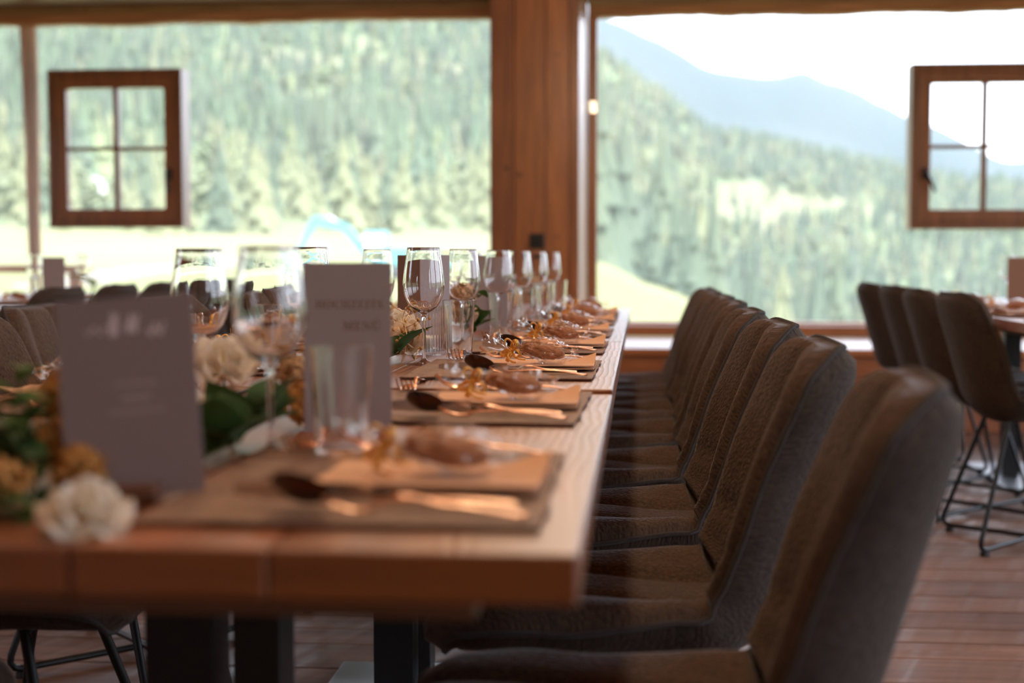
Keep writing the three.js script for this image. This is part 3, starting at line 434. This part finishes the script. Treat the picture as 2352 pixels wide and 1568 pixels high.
function rose(mat, open = 1) { // opens towards +y
  const o = new THREE.Group(); tag(o, '', 'flower');
  for (let r = 0; r < 4; r++) { const n = [3, 5, 6, 7][r]; for (let i = 0; i < n; i++) { const p = part('petal', petals[[0, 1, 1, 2][r]], mat, o); p.rotation.order = 'YXZ'; p.rotation.set([0.12, 0.35, 0.75, 1.1][r] * open, (i / n) * 2 * Math.PI + r * 0.6 + 0.15 * Math.sin(i * 5 + r), 0); const q = [0.003, 0.006, 0.009, 0.01][r]; p.position.set(Math.sin(p.rotation.y) * q, -0.002 * r, Math.cos(p.rotation.y) * q); } }
  part('heart', crumple(new THREE.SphereGeometry(0.008, 12, 10), 0.003, 200, 0).translate(0, 0.008, 0), heartM, o);
  part('stem', bentTube([[0, 0, 0], [0.004, -0.03, 0.002], [0.01, -0.05, 0.006]], 0.002, 0.008, 12, 6), stemM, o);
  return o;
}
const roseProtos = petalM.map((m, i) => rose(m, [1, 0.9, 0.8][i])), roseOpen = rose(petalM[0], 1.35);
function leafGeo(l, w) { const n = 10, pos = [], uv = [], idx = []; for (let j = 0; j <= n; j++) { const t = j / n, ww = w * Math.sin(Math.PI * Math.pow(t, 0.8)); for (const s of [-1, 0, 1]) { pos.push(s * ww, -0.25 * l * t * t + Math.abs(s) * ww * 0.35, t * l); uv.push(s, t); } } for (let j = 0; j < n; j++) for (let i = 0; i < 2; i++) { const a = j * 3 + i; idx.push(a, a + 3, a + 1, a + 1, a + 3, a + 4); } const g = new THREE.BufferGeometry(); g.setAttribute('position', new THREE.Float32BufferAttribute(pos, 3)); g.setAttribute('uv', new THREE.Float32BufferAttribute(uv, 2)); g.setIndex(idx); g.computeVertexNormals(); return g; }
const leafSmall = leafGeo(0.038, 0.011), leafBig = leafGeo(0.075, 0.026);
function sprig(name, label, pos, turn, pts, leaves, big, mat, group) { // a leafy branch, leaves in pairs
  const o = thing(name, label, 'greenery', pos, turn, group), c = new THREE.CatmullRomCurve3(pts.map((p) => new THREE.Vector3(...p)));
  part('stem', new THREE.TubeGeometry(c, 24, 0.0016, 6), stemM, o);
  for (let i = 0; i < leaves; i++) { const t = (i + 1) / leaves, p = c.getPointAt(t), m = part('leaf', big ? leafBig : leafSmall, mat, o); m.position.copy(p); m.rotation.order = 'YXZ'; m.rotation.set(big ? rr(-1.25, -0.5) : -0.7 + 0.9 * rnd(), big ? rr(-1.3, 1.3) + (i % 2 ? 0 : Math.PI * 0.85) : i * 2.4 + rr(-0.4, 0.4), rr(-0.4, 0.4)); if (big) m.scale.setScalar(rr(0.75, 1.1)); }
  return o;
}
const driedM = leafy(0.62, 0.42, 0.25, 0.25), driedM2 = leafy(0.55, 0.27, 0.08, 0.25);
function dried(name, label, pos, r, n, mat, group) { // dried blossom head: many small florets on a stem
  const o = thing(name, label, 'dried flower', pos, rr(0, 6), group), gs = [];
  for (let i = 0; i < n; i++) { const y = 1 - 2 * (i + 0.5) / n, a = i * 2.39996, q = Math.sqrt(1 - y * y), k = r * rr(0.45, 1.1); for (let f = 0; f < 4; f++) { const g = new THREE.SphereGeometry(0.0065, 6, 4); g.scale(1, 0.22, 0.62); g.translate(0.0055, 0, 0); g.rotateY(f * Math.PI / 2); dummy.position.set(q * Math.cos(a) * k, y * k * 0.8, q * Math.sin(a) * k); dummy.lookAt(dummy.position.clone().multiplyScalar(2)); dummy.rotateX(Math.PI / 2 + rr(-0.4, 0.4)); dummy.updateMatrix(); g.applyMatrix4(dummy.matrix); gs.push(g); } }
  const b = part('blossoms', gs, mat, o); b.userData.kind = 'stuff';
  part('stem', bentTube([[0, 0, 0], [0.004, -r, 0], [0.012, -r - 0.03, 0.01]], 0.0018, 0.01, 12, 6), stemM, o); return o;
}
function berries(label, pos, turn, n, h, group) { // wiry golden twig with berries
  const o = thing('berry_twig', label, 'berry twig', pos, turn, group);
  part('stem', new THREE.TubeGeometry(new THREE.CatmullRomCurve3([[0, 0, 0], [0.01, h * 0.4, 0.004], [0.004, h * 0.75, -0.004], [0.018, h, 0]].map((v) => new THREE.Vector3(...v))), 20, 0.0009, 5), goldWire, o);
  for (let i = 0; i < n; i++) { const t = 0.25 + 0.75 * i / n, a = i * 2.2, y = h * t, e = [0.008 + 0.028 * Math.cos(a), y + rr(-0.004, 0.012), 0.026 * Math.sin(a)]; const tw = part('twig', new THREE.TubeGeometry(new THREE.CatmullRomCurve3([[0.007, y - 0.008, 0], [(e[0] + 0.007) / 2, y - 0.002, e[2] / 2], e].map((v) => new THREE.Vector3(...v))), 6, 0.0006, 4), goldWire, o); const b = crumple(new THREE.SphereGeometry(0.0034, 8, 6), 0.0012, 400, 1); b.translate(...e); part('berry', b, berryM, tw); }
  return o;
}
const bloom = (k, label, pos, tilt, turn, scale = 1, group) => { const o = copyOf(k < 0 ? roseOpen : roseProtos[k], 'rose', label, pos, 0, group); o.rotation.order = 'YXZ'; o.rotation.set(tilt, turn, 0); o.scale.setScalar(scale); return o; };
bloom(-1, 'open white flower lying at the near left table edge below the front card', [-0.4, 0.777, -0.99], 0.35, 0.5, 0.7);
bloom(0, 'large cream bloom right of the front card', [-0.5, 0.83, -1.66], 0.5, 0.3, 1.0);
bloom(0, 'white bloom low beside the lower right edge of the front card', [-0.445, 0.79, -1.47], 0.7, 0.9, 0.75);
bloom(1, 'peach bloom behind the blurred wine glass stem', [-0.41, 0.8, -1.82], 0.6, -0.4, 0.8);
bloom(1, 'cream bloom left of the sharp wine glass stem', [-0.437, 0.803, -2.62], 0.8, -0.1, 0.9);
bloom(0, 'cream rose above the candle holder behind the menu card edge', [-0.462, 0.835, -2.68], 0.5, 0.5, 0.75);
bloom(1, 'peach rose behind the sharp tumbler', [-0.42, 0.82, -3.28], 0.5, 0.2, 0.95);
bloom(0, 'white rose at the centre of the far flowers', [-0.4, 0.83, -4.0], 0.5, -0.3, 0.9);
bloom(2, 'apricot rose among the far flowers', [-0.42, 0.82, -4.35], 0.5, 0.4, 0.9);
bloom(0, 'white rose near the far end of the long table', [-0.38, 0.84, -5.05], 0.5, 0.1, 0.9);
bloom(0, 'white rose on the far left table', [-2.95, 0.82, -5.75], 0.5, 0.7, 1);
bloom(0, 'white rose on the right table', [1.62, 0.82, -5.0], 0.5, 0.7, 1);
dried('dried_blossom', 'dried beige blossom head behind the blurred wine glass', [-0.42, 0.815, -1.72], 0.034, 60, driedM);
dried('dried_blossom', 'dried orange blossom head left of the upright menu card', [-0.385, 0.79, -1.62], 0.03, 44, driedM2);
dried('dried_blossom', 'dried tan blossom head at the left picture edge', [-0.53, 0.83, -1.28], 0.034, 60, driedM2);
dried('dried_blossom', 'dried beige blossom head seen through the second wine glass', [-0.41, 0.868, -3.22], 0.036, 70, driedM);
dried('dried_blossom', 'dried beige blossom head above the far candle', [-0.44, 0.86, -3.9], 0.034, 60, driedM);
dried('dried_blossom', 'dried beige blossom head at the far table end', [-0.38, 0.86, -4.85], 0.034, 60, driedM);
const up = (h, dx, dz) => [[0, 0, 0], [dx * 0.3, h * 0.4, dz * 0.3], [dx * 0.7, h * 0.75, dz * 0.6], [dx, h, dz]];
sprig('leafy_sprig', 'tall dark green sprig at the left picture edge', [-0.515, TT, -1.2], 0, up(0.13, 0.03, 0.01), 7, false, leafM[0]);
sprig('leafy_sprig', 'dark leaves at the left edge beside the front card', [-0.5, TT, -1.14], 0.4, up(0.1, -0.05, 0.02), 9, false, leafM[2]);
sprig('leafy_sprig', 'low dark greenery at the lower left corner of the flowers', [-0.47, TT, -1.13], -0.6, up(0.06, -0.05, 0.03), 8, false, leafM[2]);
sprig('leafy_sprig', 'olive green sprig leaning over the left picture edge', [-0.55, TT, -1.3], 0.2, up(0.17, 0.04, 0.03), 8, false, leafM[1]);
sprig('big_leaf_sprig', 'large dark green leaves between the front card and the menu card', [-0.435, TT, -1.47], 0, up(0.03, 0.045, 0.01), 8, true, leafM[2]);
sprig('big_leaf_sprig', 'broad dark leaf lying below the sharp wine glass', [-0.475, 0.769, -2.56], 0.6, up(0.015, 0.03, 0.02), 4, true, leafM[2]);
sprig('leafy_sprig', 'dark leaf sprig seen through the second wine glass', [-0.4, TT2, -3.25], 0.5, up(0.13, 0.03, 0.01), 8, false, leafM[0]);
sprig('big_leaf_sprig', 'dark leaves low behind the sharp tumbler', [-0.4, 0.775, -3.32], 1.6, up(0.03, 0.05, 0.02), 5, true, leafM[0]);
sprig('leafy_sprig', 'green sprig in the far flowers', [-0.42, TT2, -4.1], 0.5, up(0.12, 0.03, 0.01), 9, false, leafM[0]);
sprig('leafy_sprig', 'green sprig at the far end of the flowers', [-0.38, TT2, -4.95], 0.5, up(0.13, 0.03, 0.01), 9, false, leafM[0]);
sprig('leafy_sprig', 'dark sprig in the flowers on the far left table', [-2.95, TT, -5.7], 0.5, up(0.12, 0.05, 0.01), 9, false, leafM[0]);
sprig('leafy_sprig', 'low green sprig on the far left table', [-2.9, TT, -5.5], 0.1, up(0.06, 0.1, 0.03), 9, false, leafM[1]);
dried('dried_blossom', 'dried orange brown blossom head low at the left picture edge', [-0.48, 0.8, -1.16], 0.03, 56, driedM2);
dried('dried_blossom', 'dried golden blossom head between the leaves at the lower left', [-0.455, 0.785, -1.12], 0.024, 44, driedM2);
sprig('big_leaf_sprig', 'broad dark leaves at the lower left behind the white flower', [-0.57, TT, -1.2], 0, up(0.02, 0.02, 0.01), 8, true, leafM[2]);
dried('dried_blossom', 'dried brown blossom head at the lower left picture corner of the table', [-0.5, 0.782, -1.06], 0.026, 50, driedM2);
sprig('leafy_sprig', 'small dark leaves spilling over the table at the left picture edge', [-0.475, TT, -1.05], 0.5, up(0.03, -0.05, 0.02), 9, false, leafM[0]);
sprig('leafy_sprig', 'golden green sprig standing behind the lower left blossoms', [-0.56, TT, -1.2], 0.9, up(0.1, 0.01, 0.02), 10, false, leafM[1]);
sprig('big_leaf_sprig', 'broad dark leaves right of the lower front card edge', [-0.43, TT, -1.35], 0.3, up(0.02, 0.04, 0.01), 7, true, leafM[2]);
berries('golden berry twig rising left of the sharp wine glass', [-0.435, TT2, -2.56], 0.2, 12, 0.115);
berries('golden berry twig leaning across the candle holder', [-0.42, TT2, -2.62], 1.4, 10, 0.08);
berries('golden berry twig among the blurred flowers by the front card', [-0.45, TT, -1.72], 0.5, 10, 0.11);
{ // thin copper wire loops tied to the stem of the sharp glass
  const o = thing('wire_bow', 'thin copper wire bow at the foot of the sharp wine glass bowl', 'wire bow', [-0.388, TT2 + 0.094, -2.525]);
  for (const s of [-1, 1]) { const g = new THREE.TorusGeometry(0.0075, 0.0006, 6, 24); g.scale(0.75, 1.25, 1); g.rotateZ(s * 0.45); g.translate(s * 0.0065, 0.012, 0.0085); part('loop', g, copper, o); }
  for (let k = 0; k < 4; k++) { const g = new THREE.TorusGeometry(0.0046 + 0.0006 * k, 0.0006, 6, 24); g.rotateX(Math.PI / 2 + rr(-0.2, 0.2)); g.translate(0, -0.006 + 0.003 * k, 0); part('winding', g, copper, o); }
}

// ---------- the land outside ----------
const RINGS = [0, 12, 35, 70, 120, 200, 350, 600, 900, 1400, 2100, 2600, 3400];
const AZ = [-3.15, -1.2, -0.6, -0.42, -0.28, -0.2, -0.15, -0.1, -0.03, 0.01, 0.05, 0.09, 0.11, 0.13, 0.16, 0.19, 0.24, 0.27, 0.5, 1.2, 3.15];
// heights by ring (rows) and azimuth (columns)
const HT = [
  [-0.5, -0.5, -0.5, -0.5, -0.5, -0.5, -0.5, -0.5, -0.5, -0.5, -0.5, -0.5, -0.5, -0.5, -0.5, -0.5, -0.5, -0.5, -0.5, -0.5, -0.5],
  [-0.5, -0.5, -0.5, -0.5, -0.5, -0.5, -0.5, -0.5, -0.5, -0.5, -0.5, -0.5, -0.5, -0.5, -0.5, -0.5, -0.5, -0.5, -0.6, -0.5, -0.5],
  [0, 0, 0, -0.2, -0.3, -0.3, -0.3, -0.3, -0.2, -0.6, -1.3, -1.8, -2.2, -2.5, -3, -3.4, -4, -4.3, -5, -3, 0],
  [2, 2, 1.5, 0.8, 0.6, 0.7, 0.8, 0.96, 0.75, -0.4, -1.4, -2.3, -2.9, -3.5, -4.4, -5, -6.4, -7, -9, -6, 2],
  [4, 4, 4, 3.4, 3.2, 3.2, 3.3, 3.2, 0, -4, -9, -11.5, -12.7, -14, -15.5, -16.5, -19, -20, -22, -15, 4],
  [9, 9, 10, 9.5, 9, 8.5, 8, 7, -3, -9, -18, -22, -24, -25, -27, -28, -30, -31, -34, -20, 9],
  [24, 24, 30, 30, 28, 26, 25, 22, 8, -2, -12, -18, -20, -23, -27, -29, -32, -34, -36, -20, 24],
  [60, 60, 88, 88, 86, 82, 80, 73, 55, 37, 25, 20, 18, 16, 12, 9, 3, 0, -6, 10, 60],
  [110, 110, 180, 178, 174, 170, 158, 136, 118, 94, 70, 68, 65, 61, 54, 45, 38, 34, 25, 50, 110],
  [150, 150, 235, 230, 225, 215, 200, 180, 170, 130, 95, 90, 85, 80, 70, 60, 50, 45, 40, 80, 150],
  [220, 220, 300, 300, 300, 300, 290, 280, 310, 250, 200, 190, 180, 170, 140, 110, 90, 85, 80, 120, 220],
  [300, 300, 380, 380, 390, 400, 420, 430, 440, 400, 345, 328, 332, 312, 272, 240, 172, 168, 140, 180, 300],
  [250, 250, 300, 300, 300, 300, 320, 330, 330, 300, 260, 240, 230, 220, 200, 180, 130, 125, 110, 150, 250]];
const lerpAt = (a, tab) => { let i = 1; while (i < AZ.length - 1 && a > AZ[i]) i++; const t = clamp((a - AZ[i - 1]) / (AZ[i] - AZ[i - 1])), u = t * t * (3 - 2 * t) * 0.5 + t * 0.5; return mixn(tab[i - 1], tab[i], u); };
const fb = (x, z, f) => vnoise(x * f + 900, z * f + 900, 64, 64, 0) * 0.6 + vnoise(x * f * 2.3 + 900, z * f * 2.3 + 900, 64, 64, 1) * 0.3 + vnoise(x * f * 5 + 900, z * f * 5 + 900, 64, 64, 2) * 0.1 - 0.5;
function land(x, z) {
  const r = Math.hypot(x, z), a = Math.atan2(x, -z); let i = 1; while (i < RINGS.length - 1 && r > RINGS[i]) i++;
  const t = clamp((r - RINGS[i - 1]) / (RINGS[i] - RINGS[i - 1])), h = mixn(lerpAt(a, HT[i - 1]), lerpAt(a, HT[i]), t * t * (3 - 2 * t) * 0.35 + t * 0.65);
  return h + fb(x, z, 1 / 130) * 22 * sstep(180, 900, r) + fb(x, z, 1 / 30) * 0.9 * sstep(30, 120, r);
}
const forestAt = (x, z) => { const r = Math.hypot(x, z), a = Math.atan2(x, -z); const edge = a < -0.07 ? 100 : a < 0 ? 95 : 82; return sstep(edge, edge + 40, r + 60 * fb(x, z, 1 / 40)) * (1 - 0.95 * sstep(0.14, 0.26, fb(x + 333, z, 1 / 90))); };
{
  const na = 420, radii = []; for (let r = 9; r < 3500; r *= 1.045) radii.push(r);
  const pos = [], col = [], idx = [], uv = [];
  const az = []; for (let i = 0; i <= na; i++) { const t = i / na; az.push(t < 0.12 ? mixn(-Math.PI, -0.62, t / 0.12) : t > 0.88 ? mixn(0.42, Math.PI, (t - 0.88) / 0.12) : mixn(-0.62, 0.42, (t - 0.12) / 0.76)); }
  for (const r of [0.01, ...radii]) for (const a of az) {
    const x = Math.sin(a) * r, z = -Math.cos(a) * r, y = land(x, z), f = r < 20 ? 0 : forestAt(x, z), n = fb(x, z, 1 / 12), m = fb(x + 70, z, 1 / 45);
    let c = mix3([0.135, 0.14, 0.036], [0.185, 0.172, 0.08], clamp(0.45 + m * 1.6 + n * 0.8));
    const d = Math.abs((a + 0.275) * 1.0 - (r - 75) * 0.0045); if (r > 45 && r < 120 && a < -0.22 && d < 0.02) c = mix3(c, [0.2, 0.17, 0.14], 0.85); // dirt track
    c = mix3(c, [0.11, 0.15, 0.07], f * 0.8); if (r > 150 && f < 0.35) c = mix3(c, [0.15, 0.135, 0.085], 0.55); if (r > 1500) c = mix3(c, [0.018, 0.03, 0.026], 0.95);  // far ridge colour lowered to paint in its backlit shade
    pos.push(x, y - (r < 20 ? 0.02 : 0), z); col.push(...c, 1); uv.push(x, z);
  }
  const W = az.length; for (let j = 0; j < radii.length; j++) for (let i = 0; i + 1 < W; i++) { const p = j * W + i; idx.push(p, p + 1, p + W, p + 1, p + W + 1, p + W); }
  const g = new THREE.BufferGeometry(); g.setAttribute('position', new THREE.Float32BufferAttribute(pos, 3)); g.setAttribute('color', new THREE.Float32BufferAttribute(col, 4)); g.setAttribute('uv', new THREE.Float32BufferAttribute(uv, 2)); g.setIndex(idx); g.computeVertexNormals();
  const t = part('terrain', g, std({ vertexColors: true, roughness: 1, side: THREE.DoubleSide }), scene); t.userData.kind = 'structure';
}
// trees
function spruceGeo(tiers, spread, jag) { const gs = []; for (let k = 0; k < tiers; k++) { const t = k / tiers, g = new THREE.ConeGeometry(spread * (1 - t * 0.86), 0.34 - 0.12 * t, 11, 1, true), p = g.attributes.position; for (let i = 0; i < p.count; i++) if (p.getY(i) < 0) { const q = 1 + jag * (((i * 7 + k * 3) % 5) / 4 - 0.5); p.setX(i, p.getX(i) * q); p.setZ(i, p.getZ(i) * q); p.setY(i, p.getY(i) - 0.03 * ((i * 3 + k) % 3)); } g.rotateY(k * 1.3); g.translate(0, 0.16 + t * 0.78, 0); gs.push(g.toNonIndexed()); } const m = mergeGeometries(gs); m.computeVertexNormals(); return m; }
function clumpGeo() { // many small leafy clumps round a loose crown
  const gs = []; let q = 77; const r_ = () => { q = (q * 16807) % 2147483647; return q / 2147483647; };
  for (let k = 0; k < 70; k++) { const t = (k + 0.5) / 70, y = 0.2 + 0.78 * t, w = 0.36 * Math.pow(Math.sin(Math.PI * Math.min(0.97, 0.16 + 0.84 * t)), 0.8) * Math.sqrt(r_()), a = k * 2.4, g = new THREE.IcosahedronGeometry(0.045 + 0.04 * r_(), 1); crumple(g, 0.07, 22, k % 4); g.scale(1, 0.75, 1); g.translate(w * Math.cos(a), y, w * Math.sin(a)); gs.push(g); } return mergeGeometries(gs); }
const trunkG = new THREE.CylinderGeometry(0.012, 0.022, 0.5, 7); trunkG.translate(0, 0.25, 0);
const spruceG = [spruceGeo(8, 0.17, 0.5), spruceGeo(9, 0.14, 0.6)], larchG = spruceGeo(7, 0.19, 0.9), leafyG = clumpGeo();
const needle = (r, g, b) => phys({ color: lin(r, g, b), roughness: 0.9, specularIntensity: 0.3, side: THREE.DoubleSide });
const treeKinds = [
  { n: 'spruce', g: spruceG[0], m: needle(0.1, 0.128, 0.088), h: [9, 15], label: 'dark green spruce in the hazy hillside forest outside' },
  { n: 'spruce', g: spruceG[1], m: needle(0.124, 0.152, 0.1), h: [9, 16], label: 'dark green spruce in the hazy hillside forest outside' },
  { n: 'larch', g: larchG, m: needle(0.21, 0.222, 0.128), h: [7, 13], label: 'pale yellow green larch in the hazy hillside forest outside' },
  { n: 'broadleaf_tree', g: leafyG, m: needle(0.175, 0.198, 0.118), h: [4, 8], label: 'rounded light green leafy tree in the hazy forest outside' }];
const bark = std({ color: lin(0.13, 0.09, 0.06), roughness: 1 });
const treeProtos = treeKinds.map((k) => { const o = new THREE.Group(); tag(o, k.label, 'tree', (k.n === 'larch' ? 'larches' : k.n.replace('_', ' ') + 's') + ' of the hillside forest'); part('crown', k.g, k.m, o); part('trunk', trunkG, bark, o); return o; });
const spots = [];
{
  const near = [[-0.374, 200], [-0.432, 175]].map(([a, r]) => ({ x: Math.sin(a) * r, z: -Math.cos(a) * r, k: 3, h: 9 })), wide = [0.19, 0.17, 0.24, 0.4];
  const kindOf = (x, z, r, a) => { const q = rnd(), near = sstep(420, 160, r), m = fb(x - 50, z + 90, 1 / 60); const light = (a > -0.05 && r > 420 ? 0.55 : 0.25) + (a < -0.05 ? 0.6 * sstep(330, 140, r) : 0.25 * near) + m * 0.9; if (q < light) return rnd() < 0.6 ? 2 : 3; return rnd() < 0.5 ? 0 : 1; };
  // a dark clump and a bright larch right of the column, bushes on the meadow edge
  for (const [a, r, k, h] of [[-0.03, 150, 0, 24], [0.014, 156, 1, 24], [-0.07, 170, 0, 26], [0.03, 196, 1, 25], [-0.012, 200, 0, 29], [0.042, 130, 2, 17], [0.075, 170, 0, 15], [0.1, 170, 2, 14], [0.13, 180, 1, 15], [0.155, 170, 3, 11], [0.175, 185, 2, 15], [0.2, 180, 0, 15], [0.235, 180, 2, 14], [0.255, 185, 1, 15]]) { const s = { x: Math.sin(a) * r, z: -Math.cos(a) * r, r: r * 0.4, k, h, t: rr(0, 6) }; spots.push(s); near.push(s); }
  for (let i = 0; i < 160000 && spots.length < 13500; i++) {
    const a = rr(-0.56, 0.36), r = rnd() < 0.75 ? Math.sqrt(rr(80 * 80, 1080 * 1080)) : rr(80, 420);
    const x = Math.sin(a) * r, z = -Math.cos(a) * r; if (rnd() > forestAt(x, z) * (a < 0 && r < 260 ? 0.55 : 0.95)) continue;
    const k = kindOf(x, z, r, a), [h0, h1] = treeKinds[k].h, h = rr(h0, h1) * (a < -0.05 && r < 200 ? 0.7 : 1);
    if (r < 240) { if (near.some((s) => Math.hypot(s.x - x, s.z - z) < wide[k] * h + wide[s.k] * s.h)) continue; near.push({ x, z, k, h }); }
    spots.push({ x, z, r, k, h, t: rr(0, 6) });
  }
  spots.sort((p, q) => p.r - q.r);
}
spots.slice(0, 300).forEach((s) => { const k = treeKinds[s.k], o = treeProtos[s.k].clone(); o.name = numbered(k.n); o.position.set(s.x, land(s.x, s.z) - 0.3, s.z); o.rotation.y = s.t; o.scale.set(s.h, s.h, s.h); scene.add(o); });
treeKinds.forEach((k, q) => {
  const list = spots.slice(300).filter((s) => s.k === q), im = new THREE.InstancedMesh(k.g, k.m, list.length); im.name = ['spruce_forest', 'spruce_forest_001', 'larch_forest', 'broadleaf_forest'][q];
  list.forEach((s, i) => { dummy.position.set(s.x, land(s.x, s.z) - 0.5, s.z); dummy.rotation.set(0, s.t, 0); dummy.scale.setScalar(s.h); dummy.updateMatrix(); im.setMatrixAt(i, dummy.matrix); const v = rr(0.75, 1.3); im.setColorAt(i, lin(v, v * rr(0.92, 1.08), v)); });
  im.userData.kind = 'stuff'; im.userData.label = ['dark spruces covering the hillside outside the windows', 'slender spruces covering the hillside outside the windows', 'pale larches scattered over the hillside outside', 'light leafy trees scattered over the hillside outside'][q]; im.castShadow = im.receiveShadow = true; scene.add(im);
});
// excavator on the meadow
{
  const turq = std({ color: lin(0.13, 0.36, 0.36), roughness: 0.4 }), dark = std({ color: lin(0.05, 0.05, 0.055), roughness: 0.7 }), pale = std({ color: lin(0.7, 0.78, 0.78), roughness: 0.5 });
  const a = -0.184, r = 52, x = Math.sin(a) * r, z = -Math.cos(a) * r, o = thing('excavator', 'small turquoise excavator with a raised boom on the meadow outside', 'excavator', [x, land(x, z) - 0.1, z], 0.1); o.scale.setScalar(1.2);
  const bar = (x0, y0, x1, y1, w, d) => { const L = Math.hypot(x1 - x0, y1 - y0), g = new RoundedBoxGeometry(L, w, d, 2, 0.04); g.rotateZ(Math.atan2(y1 - y0, x1 - x0)); g.translate((x0 + x1) / 2, (y0 + y1) / 2, 0); return g; };
  for (const s of [-1, 1]) { const g = new RoundedBoxGeometry(1.7, 0.45, 0.32, 3, 0.2); g.translate(0.3, 0.22, s * 0.55); part('track', g, dark, o); }
  part('upper_body', box(-0.15, 0.95, 0.45, 1.05, -0.6, 0.6, 'x', 0.08), turq, o);
  const c = part('cab', box(-0.4, 0.3, 0.5, 1.5, -0.5, 0.25, 'x', 0.06), turq, o); part('cab_window', box(-0.405, 0.2, 0.85, 1.4, -0.42, 0.256, 'x', 0.02), pale, c);
  part('boom', [bar(-0.3, 0.75, -1.0, 1.62, 0.26, 0.2), bar(-0.95, 1.6, -1.95, 1.85, 0.26, 0.2)], turq, o); part('arm', bar(-1.9, 1.88, -2.45, 0.75, 0.2, 0.16), turq, o);
  const b = new THREE.CylinderGeometry(0.28, 0.28, 0.5, 16, 1, false, 0, 4); b.rotateX(Math.PI / 2); b.translate(-2.4, 0.55, 0); part('bucket', b, dark, o);
  part('hydraulic_ram', bar(-0.7, 1.35, -1.5, 1.95, 0.08, 0.08), pale, o);
}
function hut(label, a, r, w, h, d) { const x = Math.sin(a) * r, z = -Math.cos(a) * r, m = std({ color: lin(0.85, 0.85, 0.83), roughness: 0.7 }), o = thing('hut', label, 'hut', [x, land(x, z) - 0.3, z], -a); part('wall', box(-w / 2, w / 2, 0, h, -d / 2, d / 2), m, o); const s = new THREE.Shape([new THREE.Vector2(-w / 2 - 0.2, h), new THREE.Vector2(w / 2 + 0.2, h), new THREE.Vector2(0, h + w * 0.28)]), g = new THREE.ExtrudeGeometry(s, { depth: d + 0.4, bevelEnabled: false }); g.translate(0, 0, -d / 2 - 0.2); part('roof', g, std({ color: lin(0.7, 0.72, 0.74), roughness: 0.6 }), o); part('door', box(-0.4, 0.4, 0, 1.8, d / 2 - 0.02, d / 2 + 0.03), bark, o); }
hut('small white hut among trees seen through the left small window', -0.374, 200, 2.6, 1.7, 3); hut('white hut at the left picture edge beyond the post', -0.432, 175, 2.6, 3.2, 4);
{ // timber rail outside the left window
  const o = thing('railing', 'weathered wooden handrail outside the left window beyond the post', 'railing', [-4.6, -0.5, -9.75]);
  part('handrail', box(-1.5, 0.72, 1.345, 1.4, -0.06, 0.06, 'x', 0.01), woodOut, o); for (const x of [-1.4, 0.62]) part('post', box(x - 0.04, x + 0.04, 0, 1.345, -0.04, 0.04, 'y', 0.006), woodOut, o);
}
renderer.render(scene, camera);
